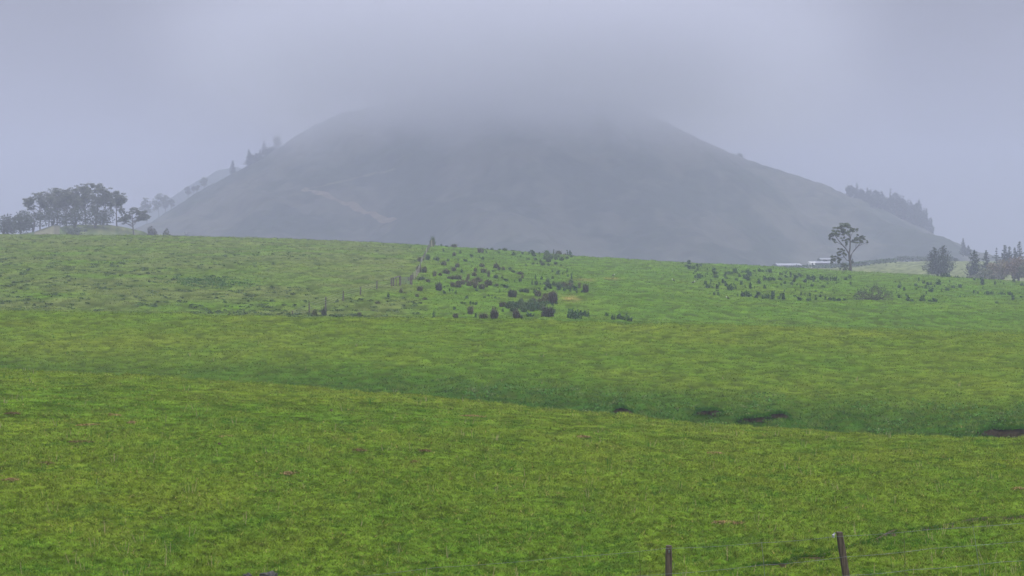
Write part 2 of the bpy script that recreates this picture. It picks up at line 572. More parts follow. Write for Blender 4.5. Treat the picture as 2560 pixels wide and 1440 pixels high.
def on_hill(px, row):
    ys = np.linspace(980, 1500, 1200)
    xs = (px - 1280) / F * ys
    zr = EYE - (row - HOR) / F * ys
    b = zr <= hill_z(xs, ys)
    i = int(np.argmax(b)) if b.any() else int(np.argmin(zr - hill_z(xs, ys)))
    return float(xs[i]), float(ys[i]), float(hill_z(xs[i:i + 1], ys[i:i + 1])[0])

def make_far_hill():
    sil = curve([(-100, 640), (200, 600), (330, 545), (430, 490), (500, 448), (545, 424), (590, 415), (680, 430), (800, 520), (900, 640)])
    xs = np.linspace(-900, -180, 120)
    ys = np.linspace(1950, 2500, 40)
    Y, X = np.meshgrid(ys, xs, indexing='ij')
    x, y = X.ravel(), Y.ravel()
    top = (HOR - sil(1280 + F * x / 2250.0)) / F * 2250
    t = np.clip(np.abs(y - 2250) / 290.0, 0, 1)
    z = -30 + (top + 30) * (1 - t) ** 1.05 + (fbm(x / 14.0, y / 14.0, 300) - 0.5) * 9 + EYE
    nr2, nc = Y.shape
    i = np.arange(nr2 * nc).reshape(nr2, nc)
    T = np.stack([i[:-1, :-1].ravel(), i[:-1, 1:].ravel(), i[1:, 1:].ravel(), i[1:, :-1].ravel()], 1)
    C = np.tile(np.array((0.04, 0.05, 0.03)), (len(x), 1)) * (0.7 + 0.6 * fbm(x / 20, y / 20, 310))[:, None]
    tag(build('distant_hill', np.stack([x, y, z], 1), T, M_HILL, C, None, True), kind='structure')
make_far_hill()

def ribbon(name, P, width, mat, zf, lift, col):
    """a strip of track laid on a slope"""
    P = np.array(P, float)
    t = np.linspace(0, len(P) - 1, 60)
    xs = np.interp(t, np.arange(len(P)), P[:, 0]); ys = np.interp(t, np.arange(len(P)), P[:, 1])
    w = width * (0.55 + 0.9 * vnoise(t * 1.7, t * 0 + 3.0, 9))
    dx, dy = np.gradient(xs), np.gradient(ys)
    l = np.hypot(dx, dy); nx, ny = -dy / l, dx / l
    V = []
    for k in (-1, -0.33, 0.33, 1):
        xx, yy = xs + nx * w * k / 2, ys + ny * w * k / 2
        V.append(np.stack([xx, yy, zf(xx, yy) + lift], 1))
    V = np.stack(V, 1).reshape(-1, 3)
    T = []
    for i in range(len(t) - 1):
        for k in range(3):
            a = i * 4 + k
            T.append((a, a + 1, a + 5, a + 4))
    C = np.tile(np.array(col), (len(V), 1)) * (0.7 + 0.6 * vnoise(V[:, 0] / 3, V[:, 1] / 3, 4))[:, None]
    return tag(build(name, V, np.array(T), mat, C), kind='structure')

trk = [on_hill(*p) for p in ((758, 474), (790, 482), (830, 498), (870, 512), (905, 528), (945, 545), (985, 553))]
ribbon('hill_track', [p[:2] for p in trk], 5.0, M_HILL, hill_z, 0.7, (0.15, 0.12, 0.085))
trk = [on_hill(*p) for p in ((758, 474), (810, 466), (850, 457), (890, 446), (930, 437), (985, 424))]
ribbon('hill_path', [p[:2] for p in trk], 2.6, M_HILL, hill_z, 0.7, (0.10, 0.095, 0.06))

# ------------------------------------------------------------------ grass (one object: nobody could count it)
def make_grass():
    n = 2300000
    inv = rng.uniform(1 / 425.0, 1 / 31.0, n)
    y = 1 / inv
    x = rng.uniform(-0.40, 0.40, n) * (y + 4)
    px = 1280 + F * x / y
    cl = ruffle(x, y)
    cl2 = fbm(x / 3.2, y / 4.5, 130, 2)
    d1 = y - D1(px)
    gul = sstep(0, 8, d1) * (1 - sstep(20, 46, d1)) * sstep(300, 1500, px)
    keep = rng.uniform(0, 1, n) < np.clip(0.35 + 1.4 * cl, 0, 1)
    hid = ((d1 > 3) & (d1 < 12) & (px < 2300)) 
    keep &= ~hid
    x, y, cl, cl2, px, gul = x[keep], y[keep], cl[keep], cl2[keep], px[keep], gul[keep]
    n = len(x)
    z = terrain(x, y) + relief(x, y, cl) - 0.01
    h = (0.020 + 0.10 * np.clip(cl - 0.36, 0, 1) + 0.03 * np.clip(cl2 - 0.45, 0, 1)) * (1 + y / 140.0) * rng.uniform(0.6, 1.35, n) * (1 + 1.2 * gul)
    # darker tufts left uneaten on the far left slope
    wd = np.maximum(0.009, y * 0.00030) * rng.uniform(0.7, 1.4, n)
    a = rng.uniform(0, 2 * math.pi, n)
    ln = h * rng.uniform(0.3, 1.7, n)
    b = rng.uniform(0, 2 * math.pi, n)
    P = np.stack([x, y, z], 1)
    side = np.stack([np.cos(a) * wd, np.sin(a) * wd * 0.5, 0 * a], 1)
    tip = P + np.stack([np.cos(b) * ln, np.sin(b) * ln, h], 1)
    V = np.stack([P - side, P + side, tip], 1).reshape(-1, 3)
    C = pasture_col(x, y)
    br = rng.uniform(0.72, 1.3, n)
    C = C * mottle(x, y)[:, None]
    C = C * br[:, None]
    dead = (rng.uniform(0, 1, n) < (0.03 + 0.08 * np.clip(0.5 - cl2, 0, 1)) * (1 - sstep(60, 110, y)))[:, None]
    C = np.where(dead, np.array((0.24, 0.20, 0.07)) * br[:, None], C)
    th = (1 - sstep(0.30, 0.47, cl))[:, None] * np.interp(y, [60, 110], [0.95, 0.7])[:, None]            # shade painted into the gaps between the tufts
    C = C * (1 - th) + GAP_SHADE * br[:, None] * th
    lush = (sstep(0.60, 0.80, fbm(x / 0.9, y / 1.3, 140, 2)) * (1 - sstep(90, 200, y)))[:, None] * 0.75
    C = C * (1 - lush) + (DRK * 1.1) * br[:, None] * lush
    pale = (sstep(0.58, 0.75, cl))[:, None] * 0.35
    C = C * (1 - pale) + np.array((0.165, 0.205, 0.036)) * br[:, None] * pale
    C = np.repeat(C, 3, axis=0)
    T = np.arange(3 * n).reshape(n, 3)
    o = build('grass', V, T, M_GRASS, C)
    tag(o, 'short green and yellowing pasture grass covering the rolling fields', 'grass', kind='stuff')
make_grass()

# ------------------------------------------------------------------ bank and ditch in the near paddock
def make_bank():
    """low bare edge where the paddock drops a little, near the wire fence"""
    pts = [(2700, 1274), (2560, 1296), (2420, 1312), (2300, 1328), (2200, 1350), (2120, 1378), (2040, 1400), (1960, 1412), (1880, 1424)]
    P = np.array([px_at(*p)[:2] for p in pts])
    t = np.linspace(0, len(P) - 1, 160)
    xs, ys = np.interp(t, np.arange(len(P)), P[:, 0]), np.interp(t, np.arange(len(P)), P[:, 1])
    ys = ys + (vnoise(t * 1.7, t * 0 + 5, 4) - 0.5) * 0.6
    wid = (0.06 + 0.30 * vnoise(t * 1.3, t * 0, 6) ** 2) * sstep(8.0, 6.6, t) + 0.04
    zt = terrain(xs, ys)
    # cross-section: grassy lip, vertical soil face, foot
    rows = [(0.55, -0.03), (0.18, 0.10), (0.0, 0.13), (-0.06, 0.0), (-0.45, -0.03)]
    V = []
    for dy, dz in rows:
        V.append(np.stack([xs, ys + dy * wid * 2.2, terrain(xs, ys + dy * wid * 2.2) + dz * (0.5 + wid)], 1))
    V = np.stack(V, 1).reshape(-1, 3)
    T = []
    k = len(rows)
    for i in range(len(t) - 1):
        for j in range(k - 1):
            a = i * k + j
            T.append((a, a + k, a + k + 1, a + 1))
    tag(build('bank', V, np.array(T), M_SOIL, None, None, True), kind='structure')
    g = G()
    for i in range(len(t)):
        for q in range(12):
            x, y = xs[i] + rng.normal(0, 0.10), ys[i] + rng.uniform(-0.06, 0.35) * wid[i] - 0.02
            z = terrain(x, y)[0] + 0.05
            h = rng.uniform(0.03, 0.10)
            a = rng.uniform(0, 6.28)
            w = 0.014
            c = DRK * rng.uniform(1.1, 1.9) if rng.random() < 0.8 else YEL
            g.add([(x - w, y, z), (x + w, y, z), (x + 0.06 * math.cos(a), y - 0.05, z + h)], [(0, 1, 2)], c)
    tag(g.build('bank_grass', M_GRASS), 'lush dark grass overhanging the low bare bank beside the wire fence', 'grass', kind='stuff')
make_bank()

# slumped bare earth scars in the gully's far bank
def scar(px, row, w, h, label):
    x, y, z = px_at(px, row, 75, 160)
    s = y / F
    wm, hm_ = w * s, h * s
    g = G()
    nx, nz = 26, 9
    V, T = [], []
    for i in range(nx):
        u = i / (nx - 1) * 2 - 1
        for j in range(nz):
            v = j / (nz - 1)
            arch = math.sqrt(max(0, 1 - abs(u) ** 2.5)) * (0.85 + 0.3 * vnoise(np.array([u * 3 + px]), np.array([0.0]), 5)[0])
            xx = x + u * wm / 2
            zz = -0.25 + v * (hm_ * arch + 0.3)
            yy = y + 0.2 + 0.5 * v * v + 0.35 * (fbm(np.array([u * 4 + px]), np.array([v * 3]), 8)[0] - 0.5)
            V.append((xx, yy - (0.75 if j == nz - 1 else 0.3) * arch, terrain(xx, y)[0] + zz))
    for i in range(nx - 1):
        for j in range(nz - 1):
            a = i * nz + j
            T += [(a, a + nz, a + nz + 1), (a, a + nz + 1, a + 1)]
    g.add(V, T)
    o = g.build('soil_scar', M_SOIL, None, True)
    tag(o, label, 'earth bank', 'bare earth scars along the gully')
    # turf hanging over the lip
    g = G()
    for q in range(int(wm * 260)):
        u = rng.uniform(-1.05, 1.05)
        arch = math.sqrt(max(0, 1 - min(1, abs(u)) ** 2.5))
        xx = x + u * wm / 2
        yy = y - 0.45 * arch + rng.uniform(-0.15, 0.6)
        zz = terrain(xx, y)[0] + hm_ * arch + rng.uniform(-0.03, 0.06)
        w_ = 0.035
        g.add([(xx - w_, yy, zz), (xx + w_, yy, zz), (xx + rng.normal(0, .08), yy - rng.uniform(0, .2), zz + rng.uniform(-0.08, 0.22))], [(0, 1, 2)], DRK * rng.uniform(0.9, 1.7))
    tag(g.build('overhanging_turf', M_GRASS, o), kind='stuff')
scar(1558, 1036, 56, 17, 'small dark bare hollow in the gully bank, furthest left of the earth scars')
scar(1772, 1043, 72, 14, 'dark bare earth scar in the gully bank right of the small hollow')
scar(1885, 1058, 84, 15, 'slumped turf with a dark bare undercut in the middle of the gully bank')
scar(1945, 1056, 66, 14, 'reddish bare undercut at the right end of the slumped turf in the gully')
scar(2520, 1094, 150, 22, 'long bare brown creek bank at the far right end of the gully')

# ------------------------------------------------------------------ plants
def rush(name, seed, n=150, h=1.0, r=0.32, lean=0.30, cols=((0.05, 0.09, 0.03),), tipc=None, droop=0.0, w=0.016, dome=260):
    q = np.random.default_rng(seed)
    g = G()
    for i in range(n):
        a = q.uniform(0, 6.283)
        rr = r * math.sqrt(q.uniform(0, 1))
        b = a + q.normal(0, 0.5)
        hh = h * q.uniform(0.3, 1.05) * (1 - 0.35 * (rr / r) ** 2)
        l = lean * hh * (rr / r + 0.15) * q.uniform(0.4, 1.4)
        p0 = np.array((rr * math.cos(a) * 0.75, rr * math.sin(a) * 0.75, -0.08))
        d = np.array((math.cos(b), math.sin(b), 0))
        p1 = p0 + d * l * 0.4 + (0, 0, hh * 0.6)
        p2 = p0 + d * l * (1 + droop) + (0, 0, hh * (1 - 0.55 * droop))
        sv = np.array((math.cos(q.uniform(0, 6.28)), math.sin(q.uniform(0, 6.28)), 0)) * w * q.uniform(0.7, 1.5)
        c = np.array(cols[q.integers(len(cols))]) * q.uniform(0.65, 1.35)
        ct = np.array(tipc) * q.uniform(0.7, 1.3) if tipc is not None and q.random() < 0.7 else c
        g.add([p0 - sv, p0 + sv, p1 + sv, p1 - sv, p2], [(0, 1, 2), (0, 2, 3), (3, 2, 4)], [c, c, c, c, ct])
    if dome:
        a, rr = q.uniform(0, 6.283, dome), np.sqrt(q.uniform(0, 1, dome)) * r * 1.25
        zz = q.uniform(0.02, 1, dome) * h * 0.68 * (1 - 0.7 * (rr / (1.3 * r)) ** 2)
        P = np.stack([rr * np.cos(a), rr * np.sin(a), zz], 1)
        cc = np.array([cols[i] for i in q.integers(0, len(cols), dome)])
        g.leaves(P, 0.085, cc, 0.35, 0.0, seed)
    return name, g

def weed(name, seed, stems=7, h=1.0, r=0.25, cols=((0.035, 0.075, 0.03),), leaf=0.10, dens=26):
    q = np.random.default_rng(seed)
    g = G()
    for i in range(stems):
        a, rr = q.uniform(0, 6.283), r * math.sqrt(q.uniform(0, 1))
        hh = h * q.uniform(0.55, 1.0)
        b = q.uniform(0, 6.283)
        l = q.uniform(0.05, 0.28) * hh
        p0 = np.array((rr * math.cos(a), rr * math.sin(a), -0.06))
        p2 = p0 + (math.cos(b) * l, math.sin(b) * l, hh)
        c = np.array(cols[q.integers(len(cols))])
        g.tube([p0, (p0 + p2) / 2 + (0.02, 0, 0), p2], [0.02, 0.014, 0.006], 4, c * 0.8)
        t = q.uniform(0.05, 1.02, dens)[:, None]
        P = p0 + (p2 - p0) * t + q.normal(0, 0.085, (dens, 3)) * (1.15 - t) * h
        g.leaves(P, leaf, c, 0.4, 0.1, seed * 50 + i)
    return name, g

PROTO = {}
def proto(kind, made, mat):
    name, g = made
    me_obj = g.build(name, mat)
    v = np.array([c.co for c in me_obj.data.vertices])
    PROTO.setdefault(kind, []).append([me_obj, np.ptp(v[:, 0]), v[:, 2].max(), False])

BROWN = ((0.078, 0.076, 0.033), (0.058, 0.060, 0.027), (0.050, 0.075, 0.025), (0.105, 0.090, 0.042), (0.046, 0.078, 0.025))
GREENR = ((0.050, 0.095, 0.026), (0.066, 0.110, 0.032), (0.042, 0.080, 0.026))
DARKW = ((0.030, 0.078, 0.024), (0.040, 0.092, 0.028), (0.028, 0.066, 0.024))
for s in range(5):
    proto('b', rush('rush_clump', 20 + s, 150, 1.2, 0.30, 0.55, BROWN, (0.15, 0.12, 0.06), 0.1, 0.018), M_RUSH)
    proto('g', rush('rush_clump', 40 + s, 150, 1.1, 0.30, 0.60, GREENR, (0.10, 0.115, 0.05), 0.1, 0.018), M_RUSH)
for s in range(3):
    proto('t', rush('rush_clump', 60 + s, 150, 1.7, 0.32, 0.28, ((0.030, 0.048, 0.022), (0.045, 0.055, 0.030), (0.055, 0.050, 0.034)), None, 0.0, 0.02), M_RUSH)
    proto('k', rush('tussock_sedge', 70 + s, 420, 1.5, 0.60, 0.75, ((0.050, 0.045, 0.034), (0.075, 0.060, 0.040), (0.040, 0.040, 0.030)), (0.17, 0.13, 0.075), 0.75, 0.022), M_RUSH)
for s in range(8):
    proto('d', weed('weed_clump', 80 + s, 5 + s % 4, 1.0, 0.22, DARKW, 0.10, 26), M_LEAF)
for s in range(4):
    proto('w', weed('weed_clump', 100 + s, 14, 0.9, 0.60, DARKW, 0.10, 30), M_LEAF)

def plant(kind, px, row, w, h, label, cat, group, d0=172.0, d1=430.0):
    x, y, z = px_at(px, row, d0, d1)
    lst = PROTO[kind]
    e = lst[random.randrange(len(lst))]
    if not e[3]:
        o, e[3] = e[0], True
    else:
        o = e[0].copy()
        COL.objects.link(o)
    s = y / F
    big = 1.12 if row > 735 and px < 1500 else 1.0
    sx, sz = w * s / e[1] * 1.40 * big, h * s / e[2] * 1.10 * big
    o.location = (x, y, z - 0.02)
    o.scale = (sx, min(max(sx, 0.5 * sz), 1.6), sz)
    o.rotation_euler = (0, 0, 0 if sx > 1.7 * sz or sz > 1.9 * sx else random.uniform(0, 6.28))
    return tag(o, label, cat, group)

# (x, base y, width, height, kind) in an enlargement of the photo
CENTRE = [
 (20,165,60,70,'g'),(110,170,25,25,'d'),(170,178,60,25,'g'),(262,182,100,50,'b'),(655,205,35,20,'g'),(710,210,60,35,'g'),(800,215,50,25,'g'),
 (862,222,80,40,'g'),(960,225,80,15,'g'),(1030,228,60,12,'g'),(1150,255,25,30,'d'),(1210,285,60,70,'d'),(1270,262,30,30,'d'),(1360,265,110,55,'g'),
 (1440,260,20,60,'d'),(1500,265,110,55,'b'),(1580,268,40,30,'b'),(1632,270,60,65,'d'),(960,275,60,40,'d'),(985,268,30,20,'d'),(1080,265,35,30,'d'),
 (1050,290,20,15,'d'),(790,245,35,20,'d'),(1140,330,60,35,'g'),(1225,335,60,40,'g'),(1340,330,80,70,'g'),(1400,310,100,60,'g'),(1465,320,70,60,'g'),
 (1500,300,60,40,'g'),(1600,318,60,35,'g'),(1650,300,50,30,'g'),(1380,360,90,50,'g'),(1310,400,90,50,'g'),(1380,400,60,35,'g'),(1465,385,60,40,'g'),
 (1195,390,50,35,'g'),(1245,390,30,35,'g'),(1115,405,20,30,'d'),(135,235,20,40,'d'),(262,285,55,55,'b'),(335,250,20,35,'d'),(465,300,40,35,'d'),
 (600,320,40,35,'d'),(565,305,15,20,'d'),(650,250,25,35,'d'),(727,330,20,25,'d'),(60,340,70,55,'g'),(25,335,30,50,'g'),(140,395,90,70,'b'),
 (190,345,50,40,'g'),(310,345,20,25,'d'),(390,355,50,30,'d'),(300,415,85,60,'b'),(260,465,70,70,'b'),(490,360,20,15,'d'),(590,418,85,65,'b'),
 (350,480,35,40,'d'),(30,525,70,85,'b'),(95,518,60,45,'b'),(170,500,110,75,'b'),(760,430,90,70,'b'),(795,445,50,50,'b'),(845,455,55,60,'b'),
 (920,435,50,25,'d'),(515,465,55,60,'b'),(730,475,45,25,'d'),(610,490,110,65,'b'),(670,525,50,90,'b'),(310,570,140,70,'b'),(430,560,50,80,'b'),
 (500,530,90,60,'b'),(540,580,80,70,'b'),(245,650,70,85,'b'),(310,658,100,75,'b'),(430,640,60,80,'b'),(510,665,80,75,'b'),(590,670,110,70,'b'),
 (650,655,40,40,'b'),(665,640,140,85,'b'),(740,650,25,25,'d'),(770,640,60,35,'b'),(815,640,20,20,'d'),(755,535,80,45,'g'),(830,540,40,30,'g'),
 (140,660,25,30,'d'),(185,645,35,20,'d'),(215,700,25,35,'d'),(250,695,18,25,'d'),(283,735,18,35,'d'),(150,735,30,35,'d'),(530,700,40,25,'d'),
 (805,700,20,20,'d'),(870,590,60,35,'d'),(865,665,75,50,'d'),(980,600,12,35,'d'),(960,485,70,40,'g'),(1045,500,110,45,'b'),(1070,550,40,60,'b'),
 (1045,590,60,60,'g'),(670,755,18,25,'d'),(710,758,20,25,'d'),(620,780,30,20,'d'),(410,785,40,30,'d'),(750,785,30,18,'d'),(800,790,40,15,'d'),
 (1090,710,160,65,'g'),(1185,620,25,60,'d'),(1225,560,25,60,'d'),(1235,620,60,65,'g'),(1295,560,40,40,'d'),(1280,620,15,40,'d'),(1370,620,80,100,'g'),
 (1430,560,50,45,'g'),(1440,640,60,70,'g'),(1390,680,60,60,'d'),(1340,690,40,45,'d'),(1270,685,30,30,'d'),(1225,735,35,50,'d'),(1425,475,20,35,'d'),
 (1490,500,55,45,'d'),(1550,505,20,40,'d'),(1600,480,15,45,'d'),(1605,525,20,40,'d'),(1655,555,20,70,'d'),(1525,405,20,25,'d'),(1500,690,60,60,'d'),
 (1565,645,110,80,'b'),(1640,650,100,75,'b'),(1690,690,60,60,'d'),(1745,670,50,85,'b'),(1570,705,40,40,'d'),(1640,710,30,30,'d'),(1715,725,20,30,'d'),
 (1775,718,20,30,'d'),(1055,850,80,75,'g'),(1085,880,60,70,'g'),(940,890,80,60,'d'),(1190,920,120,80,'w'),(1280,880,100,60,'w'),(610,1025,120,90,'b'),
 (1160,1000,80,50,'d'),(1050,1035,60,50,'d'),(1430,880,30,40,'d'),(1475,860,30,35,'d'),(20,1020,25,90,'d'),(835,945,25,40,'d'),
 (520,1015,25,50,'d'),(270,920,40,35,'d'),(1440,975,35,35,'d'),(2070,1010,30,45,'d'),(2140,1040,50,60,'d'),(2200,1030,50,60,'d'),
 (350,845,30,25,'d'),(390,840,25,20,'d'),(455,850,20,35,'d'),(490,850,25,30,'d'),(520,850,25,30,'d'),(1000,905,70,50,'w'),(1340,850,90,40,'w')]
for x, y, w, h, k in CENTRE:
    px, row = 1080 + x / 4.737, 580 + y / 4.737
    pw, ph = w / 4.737, h / 4.737
    if k in 'dw':
        if x > 1900: lb, gp = 'small leafy dark weed on the field edge, right of the twin dark weed bushes', 'weeds right of the gully bushes'
        elif y < 300: lb, gp = 'small dark weed near the skyline above the rush clumps', 'weeds near the skyline in the rushes'
        elif y > 780: lb, gp = 'low dark green weed among the big sedges at the foot of the rushy slope', 'weeds among the sedges'
        elif x < 1100: lb, gp = 'small dark weed scattered between the brown rush clumps left of mid slope', 'weeds between the brown rushes'
        else: lb, gp = 'small dark weed in the dense green patch right of the rush clumps', 'weeds in the green rush patch'
        plant(k, px, row, pw, ph, lb, 'weed', gp)
    elif k == 'b':
        if y < 300: lb, gp = 'brown rush clump on the skyline of the rushy slope', 'brown rushes on the skyline'
        elif x > 1400: lb, gp = 'brown rush clump in the dense patch beside the two tall dark rushes', 'brown rushes at the right'
        elif y > 545: lb, gp = 'brown rush clump in the crowded row across mid slope', 'brown rushes in the crowded row'
        else: lb, gp = 'scattered brown rush clump between skyline and crowded row', 'scattered brown rushes'
        plant(k, px, row, pw, ph, lb, 'rush', gp)
    else:
        if y < 240: lb, gp = 'low green rush clump breaking the skyline right of the fence', 'green rushes on the skyline'
        elif x > 1080 and y < 420: lb, gp = 'green rush clump in the close patch under the right end of the skyline', 'green rushes in the upper patch'
        elif x > 1080: lb, gp = 'green rush clump in the dense lower right part of the rushy slope', 'green rushes in the lower patch'
        else: lb, gp = 'green rush clump standing among brown rushes left of the dense patch', 'green rushes among brown ones'
        plant(k, px, row, pw, ph, lb, 'rush', gp)
q_ = np.random.default_rng(77)
for (cx_, cy_, sx_, sy_, n_, k_, lb, gp) in (
    (450, 600, 190, 55, 18, 'b', 'brown rush clump in the crowded row across mid slope', 'brown rushes in the crowded row'),
    (1390, 330, 150, 60, 12, 'g', 'green rush clump in the close patch under the right end of the skyline', 'green rushes in the upper patch'),
    (1530, 640, 150, 50, 12, 'g', 'green rush clump in the dense lower right part of the rushy slope', 'green rushes in the lower patch'),
    (1330, 800, 120, 40, 8, 'b', 'olive brown rush clump beside the large drooping sedge mound', 'rushes beside the mound'),
    (1180, 900, 190, 50, 26, 'g', 'bluish green rush clump packed between the big sedges at the field edge', 'green rushes between the sedges')):
    for i in range(n_):
        px, row = 1080 + (cx_ + q_.normal(0, sx_ * 0.6)) / 4.737, 580 + (cy_ + q_.normal(0, sy_ * 0.6)) / 4.737
        k2 = 1.35 if cy_ > 700 else 1.0
        plant(k_, px, min(row, 796), k2 * q_.uniform(9, 20), k2 * q_.uniform(8, 14), lb, 'rush', gp)
def zc(x, y): return 1080 + x / 4.737, 580 + y / 4.737
for (x, y, w, h, k, lb, cat) in [
 (575,240,120,80,'b','largest rush clump on the skyline, dark and round topped','rush'),
 (80,690,85,135,'t','tall narrow dark rush standing alone just right of the farm gate','rush'),
 (1820,720,80,130,'t','tall pointed dark rush at the right edge of the rushy slope','rush'),
 (930,760,60,100,'t','left one of a pair of slim tall rushes on open grass','rush'),
 (978,760,60,80,'t','right one of a pair of slim tall rushes on open grass','rush'),
 (840,890,100,80,'b','rust coloured rush clump above the big sedges','rush'),
 (455,985,95,120,'b','upright brown rush left of the wide sedge, by the yellow grass','rush'),
 (740,1030,200,140,'k','wide brown sedge with dark hollow base at the field edge','sedge'),
 (1000,1035,180,130,'k','drooping dark sedge with grey arching leaves, middle of the field edge','sedge'),
 (1370,1005,140,140,'t','dark fan shaped flax like clump at the right of the sedges','sedge'),
 (1430,845,200,140,'k','large mound of drooping brown sedge left of the orange bare patch','sedge'),
 (1200,838,150,60,'k','low tawny sedge spreading left of the large mound','sedge'),
 (280,1025,95,65,'b','small reddish rush at the lower left field edge','rush'),
 (1690,1035,120,115,'w','left one of twin dark weed bushes on the field edge','weed'),
 (1795,1010,95,75,'w','right one of twin dark weed bushes on the field edge','weed'),
 (2275,1058,80,100,'d','tallest dark weed right of the twin weed bushes','weed'),
 (2335,1062,70,65,'w','rightmost dark weed on the field edge below the rushy slope','weed')]:
    px, row = zc(x, y)
    plant(k, px, row, w / 4.737, h / 4.737, lb, cat, 'notable clumps on the rushy slope')
for (x, y, w, h, k, lb) in [
 (585,1008,72,75,'b','round brown rush at the foot of the fence, left of the taller one'),
 (680,998,55,95,'t','taller dark rush beside a post at the foot of the fence'),
 (1030,1000,70,50,'b','isolated brown tuft on the grass right of the fence foot'),
 (1215,890,60,40,'b','thin brown tuft halfway between fence and sedges'),
 (810,865,40,30,'d','dark weed under the fence wires between two posts'),
 (1640,745,90,60,'b','pale brown rush below the farm gate'),
 (1450,765,45,65,'b','dark upright rush just below the middle of the gate'),
 (1488,768,40,25,'b','tiny brown tuft beside the dark rush below the gate'),
 (1320,808,25,45,'d','single thin weed downhill of the gate'),
 (1610,810,50,40,'b','left of two small brown tufts downhill of the pale rush'),
 (1690,840,55,40,'b','right of two small brown tufts downhill of the pale rush'),
 (1640,460,65,60,'b','round dark rush on the left of the fence, high on the slope'),
 (1625,560,80,85,'b','dense brown rush behind the pale fence posts'),
 (1685,572,75,85,'b','dark brown rush just right of the pale fence posts'),
 (1720,440,75,70,'g','green rush touching the upper fence line'),
 (1655,650,100,50,'g','low green rush at the right of the gate post'),
 (1720,665,70,40,'b','low brown rush right of the gate, next to the green one'),
 (1765,290,70,110,'g','bushy green clump around the topmost fence posts'),
 (970,1000,60,20,'d','low dark weed along the foot of the fence')]:
    plant(k, 640 + x / 4, 540 + y / 4, w / 4, h / 4, lb, 'weed' if k == 'd' else 'rush', 'clumps along the hillside fence')

RIGHT_A = [
 (370,520,50,55),(330,540,40,25),(385,575,60,50),(425,580,55,50),(480,590,45,40),(490,545,70,45),(520,520,25,20),(297,505,12,20),(610,590,20,30),
 (695,595,55,45),(700,650,65,60),(710,685,60,45),(840,570,18,30),(455,620,25,25),(430,655,15,30),(450,685,30,35),(500,690,60,55),(548,685,30,30),
 (580,680,15,50),(605,650,25,30),(775,600,18,15),(830,670,35,55),(875,635,30,35),(910,640,50,35),(960,630,60,55),(990,635,20,30),(855,700,45,35),
 (895,700,15,25),(1020,680,40,50),(1055,625,30,30),(1120,630,70,50),(1145,670,75,60),(1095,710,50,60),(1135,725,50,55),(1205,605,35,25),
 (1265,615,45,50),(1310,620,45,35),(1360,620,20,30),(1405,625,50,50),(1230,670,18,25),(975,725,45,40),(655,745,35,45),(485,720,25,20),(580,770,30,50),
 (625,815,50,80),(690,770,20,25),(735,825,50,65),(675,815,25,25),(765,780,30,40),(805,755,50,55),(850,800,45,70),(970,835,20,55),
 (940,780,25,25),(1040,790,35,65),(1090,830,18,40),(1155,830,45,85),(1210,830,15,35),(1270,765,60,75),(1340,830,25,60),(1345,715,50,50),(1420,730,70,55),
 (1465,735,35,35),(1540,720,55,45),(1560,660,45,55),(1610,640,40,40),(1610,690,30,45),(1670,680,25,70),(1735,700,55,55),(1785,655,40,35),(1805,685,25,35),
 (1820,660,25,20),(1480,775,20,35),(1590,770,45,45),(1550,795,25,40),(1665,735,20,30),(1710,750,40,60),(1690,785,40,50),(1755,785,30,35),(1800,820,20,40),
 (1840,840,12,45),(1500,815,20,20),(1850,750,50,50),(1965,745,25,30),(1940,805,40,40),(2025,740,25,30),(2075,715,75,65),
 (2090,810,40,30),(2145,775,35,30),(2175,805,18,15),(2255,770,20,20),(2290,720,20,30),(2370,720,50,40),(2430,700,40,55),(2440,790,25,50),(2215,850,15,30),
 (1735,860,12,45),(1590,860,20,30),(1995,865,25,20),(2065,875,25,18),(2230,890,15,25),(690,905,35,40),(745,910,35,45),(845,905,15,25),(915,925,30,15),
 (995,920,18,30),(1155,930,45,40),(1230,950,50,65),(1260,915,50,50),(1325,960,35,65),(1440,930,50,80),(1525,965,45,50),
 (1580,970,45,90),(1540,915,20,25),(1690,885,25,20),(1720,925,35,25),(1780,980,60,55),(1810,920,30,45),(1855,910,25,30),(1920,930,25,50),(1995,970,30,60),
 (2045,930,40,40),(1900,975,60,35),(2120,975,25,65),(2200,978,80,60),(2320,978,120,40),(640,890,15,20),(735,855,35,20)]
